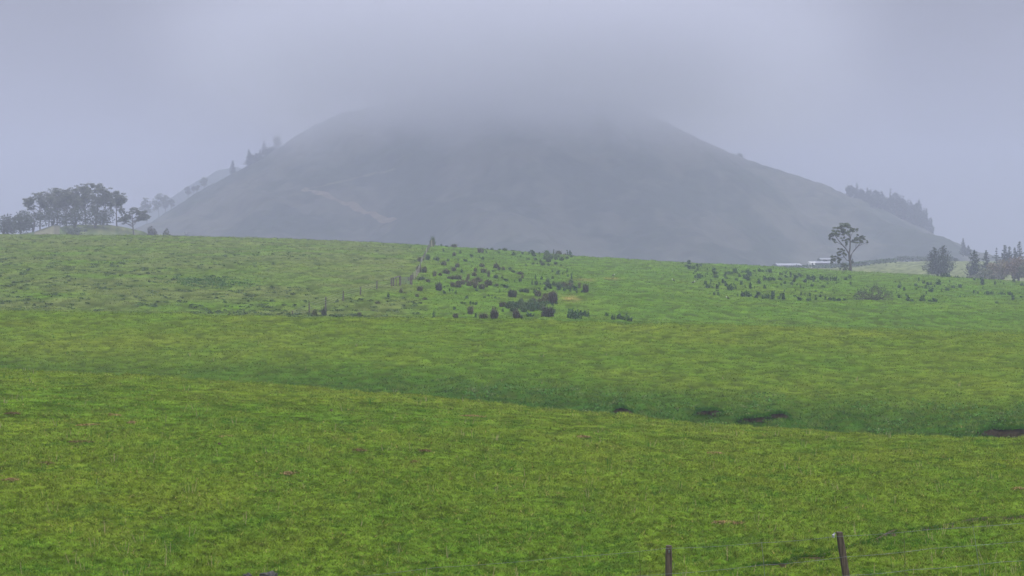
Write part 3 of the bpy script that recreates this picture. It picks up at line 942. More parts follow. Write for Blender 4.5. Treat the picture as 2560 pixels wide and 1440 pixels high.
RIGHT_B = [
 (960,925,40,45),(975,870,15,25),(920,860,18,20),(1025,960,35,45),(930,990,15,30),(955,1055,40,45),(990,1055,25,15),(1070,1095,60,80),(1055,1030,20,40),
 (1130,1100,45,50),(1215,830,25,45),(1270,870,40,45),(1175,900,45,40),(1225,920,55,30),(1260,920,20,25),(1180,948,25,25),(1130,948,20,10),(1345,885,75,45),
 (1530,850,20,12),(1610,845,18,25),(1300,945,40,50),(1360,965,60,75),(1310,995,15,35),(1300,1040,20,30),(1365,1105,60,40),
 (1410,1100,50,60),(1440,1105,25,30),(1415,910,20,25),(1505,965,20,45),(1580,960,55,50),(1545,920,20,15),(1605,885,25,15),(1650,915,45,35),(1740,915,50,40),
 (1590,1050,20,15),(1740,1035,30,25),(1800,1040,20,20),(1525,1105,40,15),(1575,1105,15,12),(1850,1110,30,12),(1920,990,30,40),(1970,990,25,25),(2085,995,60,45),
 (2145,995,40,40),(2190,880,35,55),(2260,850,18,20),(2300,875,20,35),(2430,840,40,40),(2535,890,30,40),(2265,1010,60,40),(2310,1010,25,20),
 (2375,1015,40,45),(2405,1015,25,35),(2420,1080,50,80),(2525,1050,30,30),(2270,1050,20,12),(2205,1120,40,25),(2510,1000,18,20),(2035,935,15,30),(2385,880,12,10),
 (1450,778,25,30),(1415,778,12,15),(1605,785,25,30),(1690,792,50,35),(1725,795,30,20),(1775,795,30,20),(1830,800,25,20),(1880,805,30,18),
 (1920,820,35,35),(1975,814,15,15),(2150,814,18,15),(2265,820,18,18),(2380,826,15,12),(2415,825,20,20)]
for x, y, w, h in RIGHT_A:
    if y > 890: lb, gp = 'dark weed in the lowest ragged row, left of the bare branched bush', 'weeds in the lowest row'
    elif x < 1000: lb, gp = 'dark green weed in the left third of the weedy field, below the ridge', 'weeds at the left of the weedy field'
    elif x < 1800: lb, gp = 'dark green weed in the middle of the weedy field, under the white roofs', 'weeds in the middle of the weedy field'
    else: lb, gp = 'dark green weed on the slope below the lone gum tree', 'weeds below the lone gum'
    plant('w' if w > 1.25 * h else 'd', 1650 + x / 5.12, 560 + y / 5.12, w / 5.12, h / 5.12, lb, 'weed', gp)
for x, y, w, h in RIGHT_B:
    if y < 830 and x > 1400: lb, gp = 'small dark weed on the ridge line under the far conifers', 'weeds on the right ridge line'
    elif x < 1900: lb, gp = 'dark green weed in the grass just right of the bare branched bush', 'weeds right of the bare bush'
    else: lb, gp = 'dark green weed near the right edge of the sloping field', 'weeds by the right edge'
    plant('w' if w > 1.25 * h else 'd', 2060 + x / 5.12, 540 + y / 5.12, w / 5.12, h / 5.12, lb, 'weed', gp)
for (ox, oy, x, y, w, h, k, lb) in [
 (1650,560,905,858,75,95,'w','largest tall weed clump in the left part of the weedy field'),
 (1650,560,1930,712,105,75,'w','big rounded weed clump downhill of the white roofs'),
 (1650,560,2185,727,130,68,'w','widest low weed clump left of the lone gum trunk'),
 (1650,560,1085,932,115,80,'w','wide dense weed clump, left one of two in the lowest row'),
 (1650,560,1405,958,100,66,'w','wide dense weed clump, right one of two in the lowest row'),
 (2060,540,1455,882,75,75,'d','bushy spreading weed high on the slope right of the bare bush'),
 (2060,540,1258,1097,80,75,'d','largest weed along the lower edge right of the bare bush'),
 (2060,540,2035,882,60,90,'d','tall leaning weed below the brownish trees at the right'),
 (2060,540,1555,785,95,60,'w','dark rounded bush on the ridge in front of the big conifer')]:
    plant(k, ox + x / 5.12, oy + y / 5.12, w / 5.12, h / 5.12, lb, 'bush' if 'bush on' in lb else 'weed', 'notable weeds on the right field')
for lst in PROTO.values():
    for e in lst:
        if not e[3]:
            bpy.data.objects.remove(e[0])

# dark ungrazed tufts on the far left slope, and taller seed heads near by: nobody could count them
def make_tufts():
    g = G()
    q = np.random.default_rng(5)
    for i in range(1500):
        px = q.uniform(-250, 1060)
        y = 1 / q.uniform(1 / 418.0, 1 / 192.0)
        x = (px - 1280) / F * y
        if fbm(np.array([x / 25.0]), np.array([y / 25.0]), 77)[0] < 0.40 + 0.15 * (px > 800): continue
        z = terrain(x, y)[0]
        w, h = q.uniform(0.2, 0.75), q.uniform(0.08, 0.24)
        if q.random() < 0.12: w *= 1.8
        n = 26
        P = np.stack([x + q.normal(0, w * 0.5, n), y + q.normal(0, 0.12, n), z + q.uniform(0, h, n)], 1)
        g.leaves(P, 0.13, DRK * q.uniform(0.55, 1.0) + np.array((0.012, 0, 0.006)), 0.3, 0.2, 9000 + i)
    # thick patch
    for i in range(150):
        px = q.normal(520, 60); row = q.normal(694, 4)
        y = 252 + q.normal(0, 5); x = (px - 1280) / F * y
        z = terrain(x, y)[0]
        P = np.stack([x + q.normal(0, 0.3, 16), y + q.normal(0, 0.12, 16), z + q.uniform(0, 0.25, 16)], 1)
        g.leaves(P, 0.12, DRK * q.uniform(0.7, 1.1), 0.3, 0.2, 12000 + i)
    tag(g.build('pasture_tufts', M_LEAF), 'dark ungrazed tufts dotting the pasture of the far left slope', 'tufts', kind='stuff')
    g = G()
    for i in range(420):
        y = 1 / q.uniform(1 / 150.0, 1 / 34.0)
        x = q.uniform(-0.36, 0.36) * y
        px = 1280 + F * x / y
        if D1(px) + 3 < y < D1(px) + 10: continue
        z = terrain(x, y)[0]
        for k in range(q.integers(3, 9)):
            a, b = q.normal(0, 0.07, 2)
            hh = q.uniform(0.12, 0.34)
            w = max(0.006, y * 0.00014)
            c = DRK * 1.1 if q.random() < 0.75 else np.array((0.25, 0.22, 0.12))
            g.add([(x + a - w, y + b, z), (x + a + w, y + b, z), (x + a * 1.8 + w * .5, y + b, z + hh), (x + a * 1.8 - w * .5, y + b, z + hh)], [(0, 1, 2), (0, 2, 3)], c)
    tag(g.build('grass_stalks', M_GRASS), 'thin taller stalks and leafy shoots standing above the pasture', 'grass', kind='stuff')
    g = G()                                                     # rank growth along the gully and beneath the sedges
    for i in range(1500):
        px = q.uniform(1080, 2620)
        d = q.uniform(14, 32) if px < 1800 else q.uniform(12, 36)
        y = float(D1(np.array([px]))[0]) + d
        x = (px - 1280) / F * y
        if fbm(np.array([x / 3.0]), np.array([y / 3.0]), 78)[0] < 0.47: continue
        z = terrain(x, y)[0]
        P = np.stack([x + q.normal(0, 0.16, 10), y + q.normal(0, 0.12, 10), z + q.uniform(0, 0.22, 10)], 1)
        c = DRK * q.uniform(1.1, 1.9) if q.random() < 0.8 else np.array((0.11, 0.145, 0.04))
        g.leaves(P, 0.075, c, 0.3, 0.2, 20000 + i)
    tag(g.build('gully_herbage', M_LEAF), 'rank dark green herbage along the gully bank', 'herbage', kind='stuff')
make_tufts()

# scuffed patches of dead grass on the near paddock
DG = [(220,1065,62,9,'widest brown dead grass patch in the left group'),(278,1040,46,9,'topmost brown dead grass patch in the left group'),
 (332,1060,26,8,'small brown dead grass patch right of the widest one'),(205,1108,70,8,'long thin dull brown patch below the left group'),
 (572,1097,48,9,'lone brown patch left of the middle of the near field'),(115,1163,44,9,'dark brown patch near the left edge, mid field'),
 (25,1202,44,11,'tawny patch cut by the left edge of the picture'),(895,1130,46,10,'bright tan patch left of the dark pair'),
 (1062,1133,36,8,'upper of two dark brown scuffs near the centre'),(1036,1160,26,10,'lower of two dark brown scuffs near the centre'),
 (722,1190,54,10,'reddish brown patch at mid left of the near field'),(1460,1095,40,9,'tan patch right of centre below the field crest'),
 (1178,1044,64,6,'thin red brown streak close below the field crest'),(1790,1136,60,7,'faint brown streak in the right part of the near field'),
 (1818,1312,90,7,'long brown streak uphill of the two fence posts'),(1572,1162,34,7,'faint brown streak straight above the left fence post'),
 (2545,1226,40,10,'brown scuff at the right edge of the near field'),(30,1037,40,7,'dark earthy scuff at the left edge near the crest')]
for i, (px, row, w, h, lb) in enumerate(DG):
    x, y, z = px_at(px, row, 30, 105)
    s = y / F
    wm, dm = w * s, 0.16 + h * s * 0.9
    g = G()
    n = int(260 * wm + 120)
    r = rng.uniform(0, 1, n) ** 0.6
    a = rng.uniform(0, 6.283, n)
    xs, ys = np.cos(a) * r * wm / 2 * (0.7 + 0.5 * vnoise(a * 2, a * 0 + i, 3)), np.sin(a) * r * dm
    dome = (1 - r ** 2) * 0.045
    zs = terrain(x + xs, y + ys) - z + dome
    b = rng.uniform(0, 6.283, n)
    ln = rng.uniform(0.04, 0.10, n)
    wd = 0.014
    pal = np.array([(0.26, 0.18, 0.075), (0.17, 0.115, 0.05), (0.11, 0.08, 0.035), (0.33, 0.24, 0.11)])
    cc = pal[rng.integers(0, 4, n)] * rng.uniform(0.7, 1.2, (n, 1))
    if 'dark' in lb or 'dull' in lb: cc = cc * 0.6
    for k in range(n):
        p = np.array((xs[k], ys[k], zs[k]))
        d = np.array((math.cos(b[k]) * ln[k], math.sin(b[k]) * ln[k], rng.uniform(0.01, 0.06)))
        sv = np.array((-math.sin(b[k]), math.cos(b[k]), 0.3)) * wd
        g.add([p - sv, p + sv, p + d], [(0, 1, 2)], cc[k])
    o = g.build('dead_grass_patch', M_GRASS)
    o.location = (x, y, z + 0.03)
    tag(o, lb + ' on green turf', 'dead grass', 'dead grass patches on the near field')

def clod(px, row, w, lb):
    x, y, z = px_at(px, row, 30, 105)
    r = w * y / F / 2
    V, T = [], []
    nu, nv = 12, 7
    for j in range(nv):
        th = j / (nv - 1) * math.pi / 2
        for i in range(nu):
            a = i / nu * 6.283
            k = r * (0.75 + 0.5 * vnoise(np.array([math.cos(a) * 1.6 + j + px]), np.array([math.sin(a) * 1.6]), 12)[0])
            V.append((k * math.cos(a) * math.cos(th), k * math.sin(a) * math.cos(th), k * 0.9 * math.sin(th) - 0.02))
    for j in range(nv - 1):
        for i in range(nu):
            a, b = j * nu + i, j * nu + (i + 1) % nu
            T += [(a, b, b + nu), (a, b + nu, a + nu)]
    g = G(); g.add(V, T)
    o = g.build('soil_clod', M_SOIL)
    o.location = (x, y, z + 0.03)
    tag(o, lb, 'clod', 'soil clods on the near field')
clod(401, 1301, 17, 'dark reddish clod of soil lying alone on the lower left grass')
clod(548, 1113, 9, 'tiny dark clod under the lone brown patch')
clod(829, 1031, 11, 'small dark clod just below the crest, left of centre')
clod(2118, 1273, 11, 'small dark clod uphill of the leaning fence post')

# ------------------------------------------------------------------ hillside fence and gate
def fence_hill():
    root = empty('wire_fence', px_at(771, 786, 175, 400))
    tag(root, 'old post and wire fence climbing the slope left of the rushes', 'fence')
    rx, ry, rz = root.location
    def post(px, base, top, wpx, mat, dep=None):
        x, y, z = px_at(px, base, 175, 425)
        h = (base - top) * y / F
        w = max(0.06, wpx * y / F / 2)
        g = G()
        lx = random.uniform(-0.04, 0.04) * h
        g.tube([(x - rx, y - ry, z - rz - 0.3), (x - rx + lx * .5, y - ry, z - rz + h * 0.5), (x - rx + lx, y - ry, z - rz + h)], [w * 1.05, w, w * 0.92], 7)
        g.build('post', mat, root)
        return np.array((x - rx + lx * .7, y - ry, z - rz)), h
    line = []
    for px, base, top, w in ((731, 789, 778, 3.2), (773, 786, 757, 3.4), (814, 770, 742, 3.6), (858, 752, 728, 3.8), (901, 738, 715, 3.6), (942, 724, 702, 3.4)):
        line.append(post(px, base, top, w, M_OLDPOST))
    line.append(post(979, 717, 694, 4.2, M_OLDPOST))
    line2 = []
    ups = [(1032, 700, 682, 2.5), (1036, 696, 678, 2.2), (1040, 691, 674, 2.4), (1043, 688, 671, 2.2), (1047, 683, 666, 2.4), (1051, 671, 655, 2.0),
           (1055, 656, 642, 2.2), (1058, 651, 637, 2.2), (1061, 646, 632, 2.0), (1063, 641, 627, 2.2), (1066, 634, 620, 2.0), (1069, 628, 615, 2.2),
           (1072, 624, 610, 2.2), (1075, 619, 604, 2.4), (1079, 617, 600, 3.4), (1084, 617, 601, 3.0)]
    for i, (px, base, top, w) in enumerate(ups):
        line2.append(post(px, base, top, w, M_PALEPOST if 1 <= i <= 4 or i % 4 == 2 else M_OLDPOST))
    for ln in (line, line2):
        for fr in (0.92, 0.7, 0.48, 0.26):
            g = G()
            g.tube([p + (0, -0.08, h * fr) for p, h in ln], 0.011, 4)
            g.build('wire', M_WIRE, root)
    # the braced strainer beside the gate
    a, ha = post(984, 717, 694, 4.4, M_OLDPOST)
    b, hb = post(1000, 714, 689, 5.0, M_OLDPOST)
    g = G()
    g.tube([a + (0, 0, ha * 0.97), b + (0, 0, hb * 0.99)], [0.10, 0.10], 7)
    g.build('brace_rail', M_OLDPOST, root)
    c, hc = post(991, 715, 694, 1.6, M_OLDPOST)
    # the gate
    gx, gy, gz = px_at(1003, 713, 175, 400)
    gt = empty('farm_gate', (gx, gy, gz))
    tag(gt, 'grey metal farm gate with mesh between posts at a bend in the hillside fence', 'gate')
    x2, y2, z2 = px_at(1026, 712, 175, 400)
    d = np.array((x2 - gx, y2 - gy, z2 - gz))
    hgt = 18 * gy / F
    g = G()
    for p, q2 in (((0, .1), (1, .1)), ((0, 1), (1, 1)), ((0, .1), (0, 1)), ((1, .1), (1, 1)), ((0.5, .1), (0.5, 1))):
        g.tube([d * p[0] + (0, 0, hgt * p[1]), d * q2[0] + (0, 0, hgt * q2[1])], 0.028, 6)
    g.build('gate_frame', M_WIRE, gt)
    g = G()
    for k in range(1, 9):
        f = 0.1 + 0.9 * k / 9
        g.tube([d * 0 + (0, 0, hgt * f), d + (0, 0, hgt * f)], 0.010, 4)
    for k in range(1, 20):
        g.tube([d * (k / 20) + (0, 0, hgt * .1), d * (k / 20) + (0, 0, hgt)], 0.008, 4)
    g.build('mesh_panel', M_WIRE, gt)
    post(1028, 713, 688, 6.5, M_OLDPOST)
    post(1022, 704, 692, 4.5, M_OLDPOST)
fence_hill()
def lone_post(px, base, top, w, lb):
    x, y, z = px_at(px, base, 175, 425)
    h = (base - top) * y / F
    r = w * y / F / 2
    g = G()
    g.tube([(0, 0, -0.3), (0.02 * h, 0, h * .5), (0.05 * h, 0, h), (0.05 * h, 0, h + 0.02)], [r * 1.05, r, r * 0.9, r * 0.5], 7)
    o = g.build('wooden_post', M_OLDPOST)
    o.location = (x, y, z)
    tag(o, lb, 'post')
lone_post(1384, 640, 623, 1.6, 'thin lone wooden post among the rushes on the skyline')
lone_post(2045, 676, 671, 1.6, 'short lone post on the ridge left of the gum tree')

# ------------------------------------------------------------------ near wire fence
def fence_near():
    root = empty('post_and_wire_fence', (0, 33.0, terrain(0, 33.0)[0]))
    tag(root, 'wire fence with wooden posts along the bottom right of the field', 'fence')
    rx, ry, rz = root.location
    def P(px, row, y):
        return np.array(((px - 1280) / F * y - rx, y - ry, EYE - (row - HOR) / F * y - rz))
    def post(tx, trow, bx, y, wpx, n=5):
        top = P(tx, trow, y)
        gx = (bx - 1280) / F * y
        gz = terrain(gx, y)[0]
        bot = np.array((gx - rx, 0 + y - ry, gz - rz - 0.4))
        w = wpx * y / F / 2
        g = G()
        V, T = [], []
        lev = np.linspace(0, 1, 9)
        nn = 10
        for j, l in enumerate(lev):
            c = bot + (top - bot) * l
            for k in range(nn):
                a = 2 * math.pi * (k + .5) / nn
                q = w * (1.06 - 0.10 * l) / max(abs(math.cos(a)), abs(math.sin(a))) ** 0.75
                q *= 0.95 + 0.1 * vnoise(np.array([k * 1.3 + tx]), np.array([l * 9]), 3)[0]
                ch = 0.9 if j == len(lev) - 1 else 1.0
                V.append(c + (q * ch * math.cos(a), q * ch * math.sin(a), 0))
        for j in range(len(lev) - 1):
            for k in range(nn):
                a, b = j * nn + k, j * nn + (k + 1) % nn
                T += [(a, b, b + nn), (a, b + nn, a + nn)]
        e = (len(lev) - 1) * nn
        V.append(top + (0, 0, 0.012))
        for k in range(nn):
            T.append((e + k, e + (k + 1) % nn, len(V) - 1))
        g.add(V, T)
        return g.build('post', M_WOOD, root), top, bot, w
    ya, yb = 33.0, 32.0
    oa, ta, ba, wa = post(1672, 1364, 1671, ya, 17)
    ob, tb, bb, wb = post(2098, 1330, 2140, yb, 18)
    g = G()                                                            # staple and nail heads, insulator cap
    g.box(ta + (-0.012, -wa - 0.03, -0.13), ta + (0.012, -wa - 0.002, -0.08))
    g.build('staple', M_WIRE, oa)
    g = G()
    p = tb + np.array((-wb * 1.0, -wb * 0.5, -0.05))
    g.tube([p + (-0.02, 0, 0.03), p + (-0.06, -0.02, 0.0), p + (-0.05, -0.02, -0.05)], [0.022, 0.03, 0.02], 8)
    g.build('insulator', M_INSUL, ob)
    # wires: top, middle, low
    def wire(pts, rad, sag=0.02):
        Q = []
        for (a, b) in zip(pts[:-1], pts[1:]):
            for t in np.linspace(0, 1, 14)[:-1]:
                Q.append(a + (b - a) * t - np.array((0, 0, sag * 4 * t * (1 - t))))
        Q.append(pts[-1])
        g = G()
        g.tube(Q, rad, 4)
        return g.build('wire', M_WIRE, root)
    wire([P(560, 1475, 37), P(1100, 1418, 35), P(1400, 1394, 34), P(1664, 1371, 32.93), P(1900, 1357, 32.4), P(2090, 1341, 31.9), P(2320, 1324, 31.6), P(2680, 1296, 31)], 0.0028)
    wire([P(560, 1520, 37), P(1200, 1460, 35), P(1664, 1435, 32.93), P(1900, 1413, 32.4), P(2113, 1392, 31.9), P(2330, 1371, 31.6), P(2680, 1340, 31)], 0.0028)
    wire([P(1664, 1500, 32.93), P(2124, 1438, 31.9), P(2280, 1424, 31.7), P(2500, 1405, 31.3), P(2680, 1388, 31)], 0.0031)
    for k, (x0, r0, x1, r1, y) in enumerate(((1904, 1355, 1914, 1445, 32.35), (2260, 1328, 2262, 1450, 31.65), (2432, 1312, 2456, 1450, 31.4), (1599, 1378, 1600, 1450, 33.1))):
        g = G()
        a, b = P(x0, r0, y - 0.01), P(x1, r1 + 40, y - 0.01)
        g.tube([a, (a + b) / 2 + (0.012, 0, 0), b], 0.0042, 5)
        g.build('batten_wire', M_WOOD if k % 2 else M_WIRE, root)
fence_near()

def old_post(px, top, wpx, lb, seed):
    y = 33.5
    x = (px - 1280) / F * y
    zt = EYE - (top - HOR) / F * y
    gz = terrain(x, y)[0]
    r = wpx * y / F / 2
    g = G()
    V, T = [], []
    nn, nl = 16, 8
    for j in range(nl):
        l = j / (nl - 1)
        for k in range(nn):
            a = 2 * math.pi * k / nn
            q = r * (0.8 + 0.35 * vnoise(np.array([k * 0.9 + seed]), np.array([l * 2.0]), seed)[0])
            z = gz - 0.3 + (zt - gz + 0.3) * l
            if j == nl - 1: z -= 0.07 * vnoise(np.array([k * 1.1 + seed * 3]), np.array([0.0]), 4)[0]
            V.append((q * math.cos(a), q * math.sin(a), z - gz))
    for j in range(nl - 1):
        for k in range(nn):
            a, b = j * nn + k, j * nn + (k + 1) % nn
            T += [(a, b, b + nn), (a, b + nn, a + nn)]
    V.append((0, 0, zt - gz - 0.10))
    for k in range(nn):
        T.append(((nl - 1) * nn + k, (nl - 1) * nn + (k + 1) % nn, len(V) - 1))
    g.add(V, T)
    o = g.build('old_stump', M_STUMP)
    o.location = (x, y, gz)
    tag(o, lb, 'stump')
old_post(618, 1432, 25, 'narrower left one of two blackened lichen covered stump tops at the bottom edge', 3)
old_post(671, 1429, 44, 'wider right one of two blackened lichen covered stump tops at the bottom edge', 8)

# ------------------------------------------------------------------ birds on the grass
def bird(px, row, size, face, lb):
    x, y, z = px_at(px, row, 175, 420)
    L_ = 0.55
    rings = [(-0.30, 0.17, 0.015), (-0.22, 0.20, 0.05), (-0.10, 0.235, 0.10), (0.03, 0.25, 0.115), (0.14, 0.27, 0.09), (0.19, 0.33, 0.055), (0.215, 0.40, 0.045),
             (0.245, 0.445, 0.055), (0.28, 0.45, 0.045), (0.315, 0.44, 0.018), (0.345, 0.432, 0.006)]
    V, T, C = [], [], []
    n = 10
    for (u, zz, r) in rings:
        for k in range(n):
            a = 2 * math.pi * k / n
            V.append((u * face, r * 0.85 * math.cos(a), zz + r * math.sin(a)))
            C.append((0.72, 0.72, 0.70) if u > 0.17 and u < 0.30 else (0.03, 0.028, 0.026))
    for j in range(len(rings) - 1):
        for k in range(n):
            a, b = j * n + k, j * n + (k + 1) % n
            T += [(a, b, b + n), (a, b + n, a + n)]
    for k in range(1, n - 1):
        e = (len(rings) - 1) * n
        T += [(0, k, k + 1), (e, e + k + 1, e + k)]
    g = G(); g.add(V, T, np.array(C))
    root = empty('bird', (x, y, z))
    root.scale = (size,) * 3
    g.build('body', M_LEAF, root, True)
    for s in (-0.05, 0.05):
        g = G(); g.tube([(0.02 * face, s, 0.16), (0.0, s, 0.06), (0.01 * face, s, -0.03)], [0.014, 0.009, 0.009], 5, (0.05, 0.04, 0.03))
        g.build('leg', M_LEAF, root)
    tag(root, lb, 'bird', 'birds feeding on the grass')
bird(1684, 703, 1.1, -1, 'dark bird with a white head on the open grass, furthest left by the weedy field')
bird(1733, 710, 1.2, 1, 'dark bird with a white neck at the left edge of the weeds')
bird(1820, 748, 1.1, -1, 'dark bird with a pale head below the lowest weeds')
bird(1533, 691, 1.0, 1, 'dark bird on open grass right of the rush patch, near the bare streaks')

# ------------------------------------------------------------------ trees
def clump(q, c, rad, n):
    """points through a flattened leafy clump, denser towards its top"""
    a = q.normal(size=(n, 3))
    a /= np.linalg.norm(a, axis=1, keepdims=True)
    rr = q.uniform(0.25, 1, (n, 1)) ** 0.5
    p = a * rr * np.array(rad)
    p[:, 2] = np.where(p[:, 2] < -0.35 * rad[2], -0.35 * rad[2] + 0.25 * (p[:, 2] + 0.35 * rad[2]), p[:, 2])
    return np.array(c) + p

def gum(seed, h, limbs, clumps, trunk_r, leafcol, leaf=0.16, dens=90, mul=2.6):
    """limbs: list of point lists; clumps: (x, z, rx, rz). Units: fractions of height h"""
    q = np.random.default_rng(seed)
    gt, gc = G(), G()
    for pts, r0, r1 in limbs:
        ys = np.cumsum(q.normal(0, 0.02, len(pts)))
        P = [(x * h, ys[i] * h * (0 if i == 0 else 1), z * h) for i, (x, z) in enumerate(pts)]
        gt.tube(P, np.linspace(r0, r1, len(P)) * trunk_r, 7)
    for (x, z, rx, rz) in clumps:
        n = int(mul * dens * (rx * rz) / 0.004)
        cyy = q.normal(0, 0.07) * h
        nsub = max(4, int(rx * rz / 0.0006))
        for s in range(nsub):
            o = q.normal(0, 0.52, 3) * np.array((rx, rx * 0.9, rz * 1.25)) * h
            P = clump(q, np.array((x * h, cyy, z * h)) + o, np.array((rx, rx * 0.9, rz * 0.8)) * h * q.uniform(0.35, 0.70), max(12, int(1.7 * n) // nsub))
            gc.leaves(P, leaf, np.array(leafcol) * q.uniform(0.75, 1.3), 0.35, 0.0, int(q.integers(1e6)))
        b = np.array((x * h, cyy, (z - rz * 0.5) * h))
        for s in range(2):
            gt.tube([b + (q.normal(0, rx * .3) * h, 0, -rz * h * 1.2), b + (q.normal(0, rx * .4) * h, 0, rz * h * .6)], [0.035, 0.018], 4)
    return gt, gc

def tree_thing(name, label, loc, gt, gc, group=None, mat=None, rz=0.0, sc=1.0, cat='tree'):
    root = empty(name, loc, rz)
    root.scale = (sc,) * 3 if np.isscalar(sc) else sc
    if gt is not None: gt.build('trunk', M_BARK, root)
    gc.build('crown', mat or M_LEAF, root)
    return tag(root, label, cat, group)

# the lone gum: traced from the photograph (fractions of its 117 px height, x from its foot)
def U(x, y): return ((x - 790) / 1030.0, (1235 - y) / 1030.0)
limbs = [([U(790, 1260), U(785, 1120), U(760, 1000), U(748, 850), U(768, 720), U(770, 600), U(755, 480), U(700, 330)], 1.0, 0.18),
         ([U(748, 850), U(690, 740), U(600, 640), U(530, 560), U(430, 420), U(370, 380)], 0.55, 0.12),
         ([U(780, 1000), U(790, 880), U(850, 790), U(940, 690), U(1000, 610), U(1060, 540)], 0.6, 0.12),
         ([U(760, 1010), U(700, 990), U(655, 920), U(600, 850), U(540, 810)], 0.35, 0.1),
         ([U(770, 600), U(800, 460), U(850, 380), U(880, 320)], 0.3, 0.1),
         ([U(640, 690), U(560, 640), U(470, 590), U(420, 590)], 0.25, 0.08),
         ([U(760, 480), U(690, 420), U(640, 300)], 0.25, 0.08),
         ([U(940, 690), U(1040, 640), U(1140, 605)], 0.22, 0.07),
         ([U(900, 730), U(900, 640), U(890, 560)], 0.2, 0.08),
         ([U(785, 1120), U(720, 1200), U(690, 1130)], 0.3, 0.1),
         ([U(655, 920), U(520, 960), U(400, 1010), U(350, 1060)], 0.2, 0.06)]
cl = [(640, 255, 80, 45), (720, 270, 85, 50), (560, 310, 70, 45), (470, 350, 75, 40), (390, 400, 65, 50), (330, 490, 40, 35), (620, 380, 80, 45),
      (720, 380, 70, 50), (520, 430, 60, 30), (420, 540, 40, 25), (440, 595, 25, 18), (600, 530, 40, 25), (890, 310, 60, 40), (930, 340, 25, 20),
      (750, 525, 45, 28), (710, 600, 40, 28), (690, 650, 20, 30), (840, 545, 60, 32), (900, 490, 55, 32), (1000, 470, 60, 35), (1030, 540, 75, 35),
      (1090, 505, 32, 25), (930, 560, 60, 25), (1145, 605, 26, 26), (1000, 590, 40, 22), (540, 790, 60, 32), (620, 775, 40, 20), (490, 870, 42, 35),
      (610, 850, 32, 42), (690, 870, 30, 20), (400, 920, 25, 18), (450, 960, 45, 30), (380, 1020, 50, 38), (350, 1060, 22, 32), (500, 1010, 45, 45),
      (550, 980, 30, 45), (640, 1130, 55, 45), (620, 1080, 25, 25), (600, 1180, 40, 25), (690, 1190, 30, 30), (815, 1100, 28, 55), (820, 1010, 18, 22), (740, 1170, 30, 35)]
cl = [(*U(x, y), 1.08 * rx / 1030.0, 1.2 * rz / 1030.0) for x, y, rx, rz in cl]
gx, gy, gz = px_at(2127, 678, 300, 430)
H = 117 * gy / F
gt, gc = gum(3, H, limbs, cl, 0.34, (0.066, 0.085, 0.036), 0.18, 100)
tree_thing('gum_tree', 'lone tall gum tree with open rounded leaf clumps standing on the right ridge', (gx, gy, gz), gt, gc)

# gums on the far left knoll
def gum_auto(seed, h, spread=0.32, cuts=7, base=0.35, dens=85, leaf=0.25):
    q = np.random.default_rng(seed)
    limbs, cl = [], []
    lean = q.normal(0, 0.05)
    limbs.append(([(0, -0.02), (lean * .4, 0.25), (lean * .8, 0.5), (lean, 0.8)], 1.0, 0.25))
    for i in range(cuts):
        z0 = q.uniform(0.25, 0.6)
        s = -1 if i % 2 else 1
        ex, ez = lean + s * spread * q.uniform(0.15, 1.0), min(0.97, z0 + q.uniform(0.15, 0.42))
        mx_ = lean * z0 + (ex - lean * z0) * 0.55
        limbs.append(([(lean * z0, z0), (mx_, z0 + (ez - z0) * 0.4), (ex, ez)], 0.45, 0.10))
        cl.append((ex, ez, q.uniform(0.08, 0.12), q.uniform(0.055, 0.085)))
        if q.random() < 0.7: cl.append(((ex + mx_) / 2, z0 + (ez - z0) * 0.75, q.uniform(0.06, 0.10), q.uniform(0.045, 0.07)))
    cl.append((lean, 0.93, 0.11, 0.06)); cl.append((lean - 0.05, 0.82, 0.10, 0.05)); cl.append((lean + 0.07, 0.84, 0.09, 0.05))
    return gum(seed + 1, h, limbs, cl, 0.35, (0.105, 0.115, 0.080), leaf, dens)

def at(px, row, y):
    x = (px - 1280) / F * y
    return x, y, EYE - (row - HOR) / F * y

def left_gum(px, top, y, seed, spread, cuts, lb, dens=60, grp='gum trees on the far left knoll'):
    x = (px - 1280) / F * y
    gz = terrain(x, y)[0]
    zt = EYE - (top - HOR) / F * y
    gt, gc = gum_auto(seed, zt - gz, spread, cuts, 0.35, dens)
    tree_thing('gum_tree', lb, (x, y, gz - 0.2), gt, gc, grp)
left_gum(100, 478, 655, 31, 0.42, 9, 'wide spreading misty gum, leftmost of the knoll grove')
left_gum(120, 466, 690, 32, 0.22, 6, 'thin wispy gum top poking above the left end of the grove', 26)
left_gum(143, 472, 668, 33, 0.34, 10, 'full crowned misty gum second from the left in the grove')
left_gum(166, 474, 650, 34, 0.30, 10, 'rounded dense misty gum in the left middle of the grove')
left_gum(190, 466, 675, 35, 0.30, 10, 'broad misty gum in the middle of the knoll grove')
left_gum(215, 460, 660, 36, 0.26, 9, 'tall gum with flat top, second tallest of the grove')
left_gum(240, 458, 668, 37, 0.28, 9, 'tallest gum at the right of the dense grove')
left_gum(258, 470, 655, 38, 0.18, 6, 'slim gum leaning out at the right end of the dense grove')
left_gum(292, 476, 662, 39, 0.30, 9, 'separate gum with a tall bare trunk standing right of the grove')
left_gum(335, 516, 640, 40, 0.50, 11, 'low spreading tree on the right shoulder of the knoll')

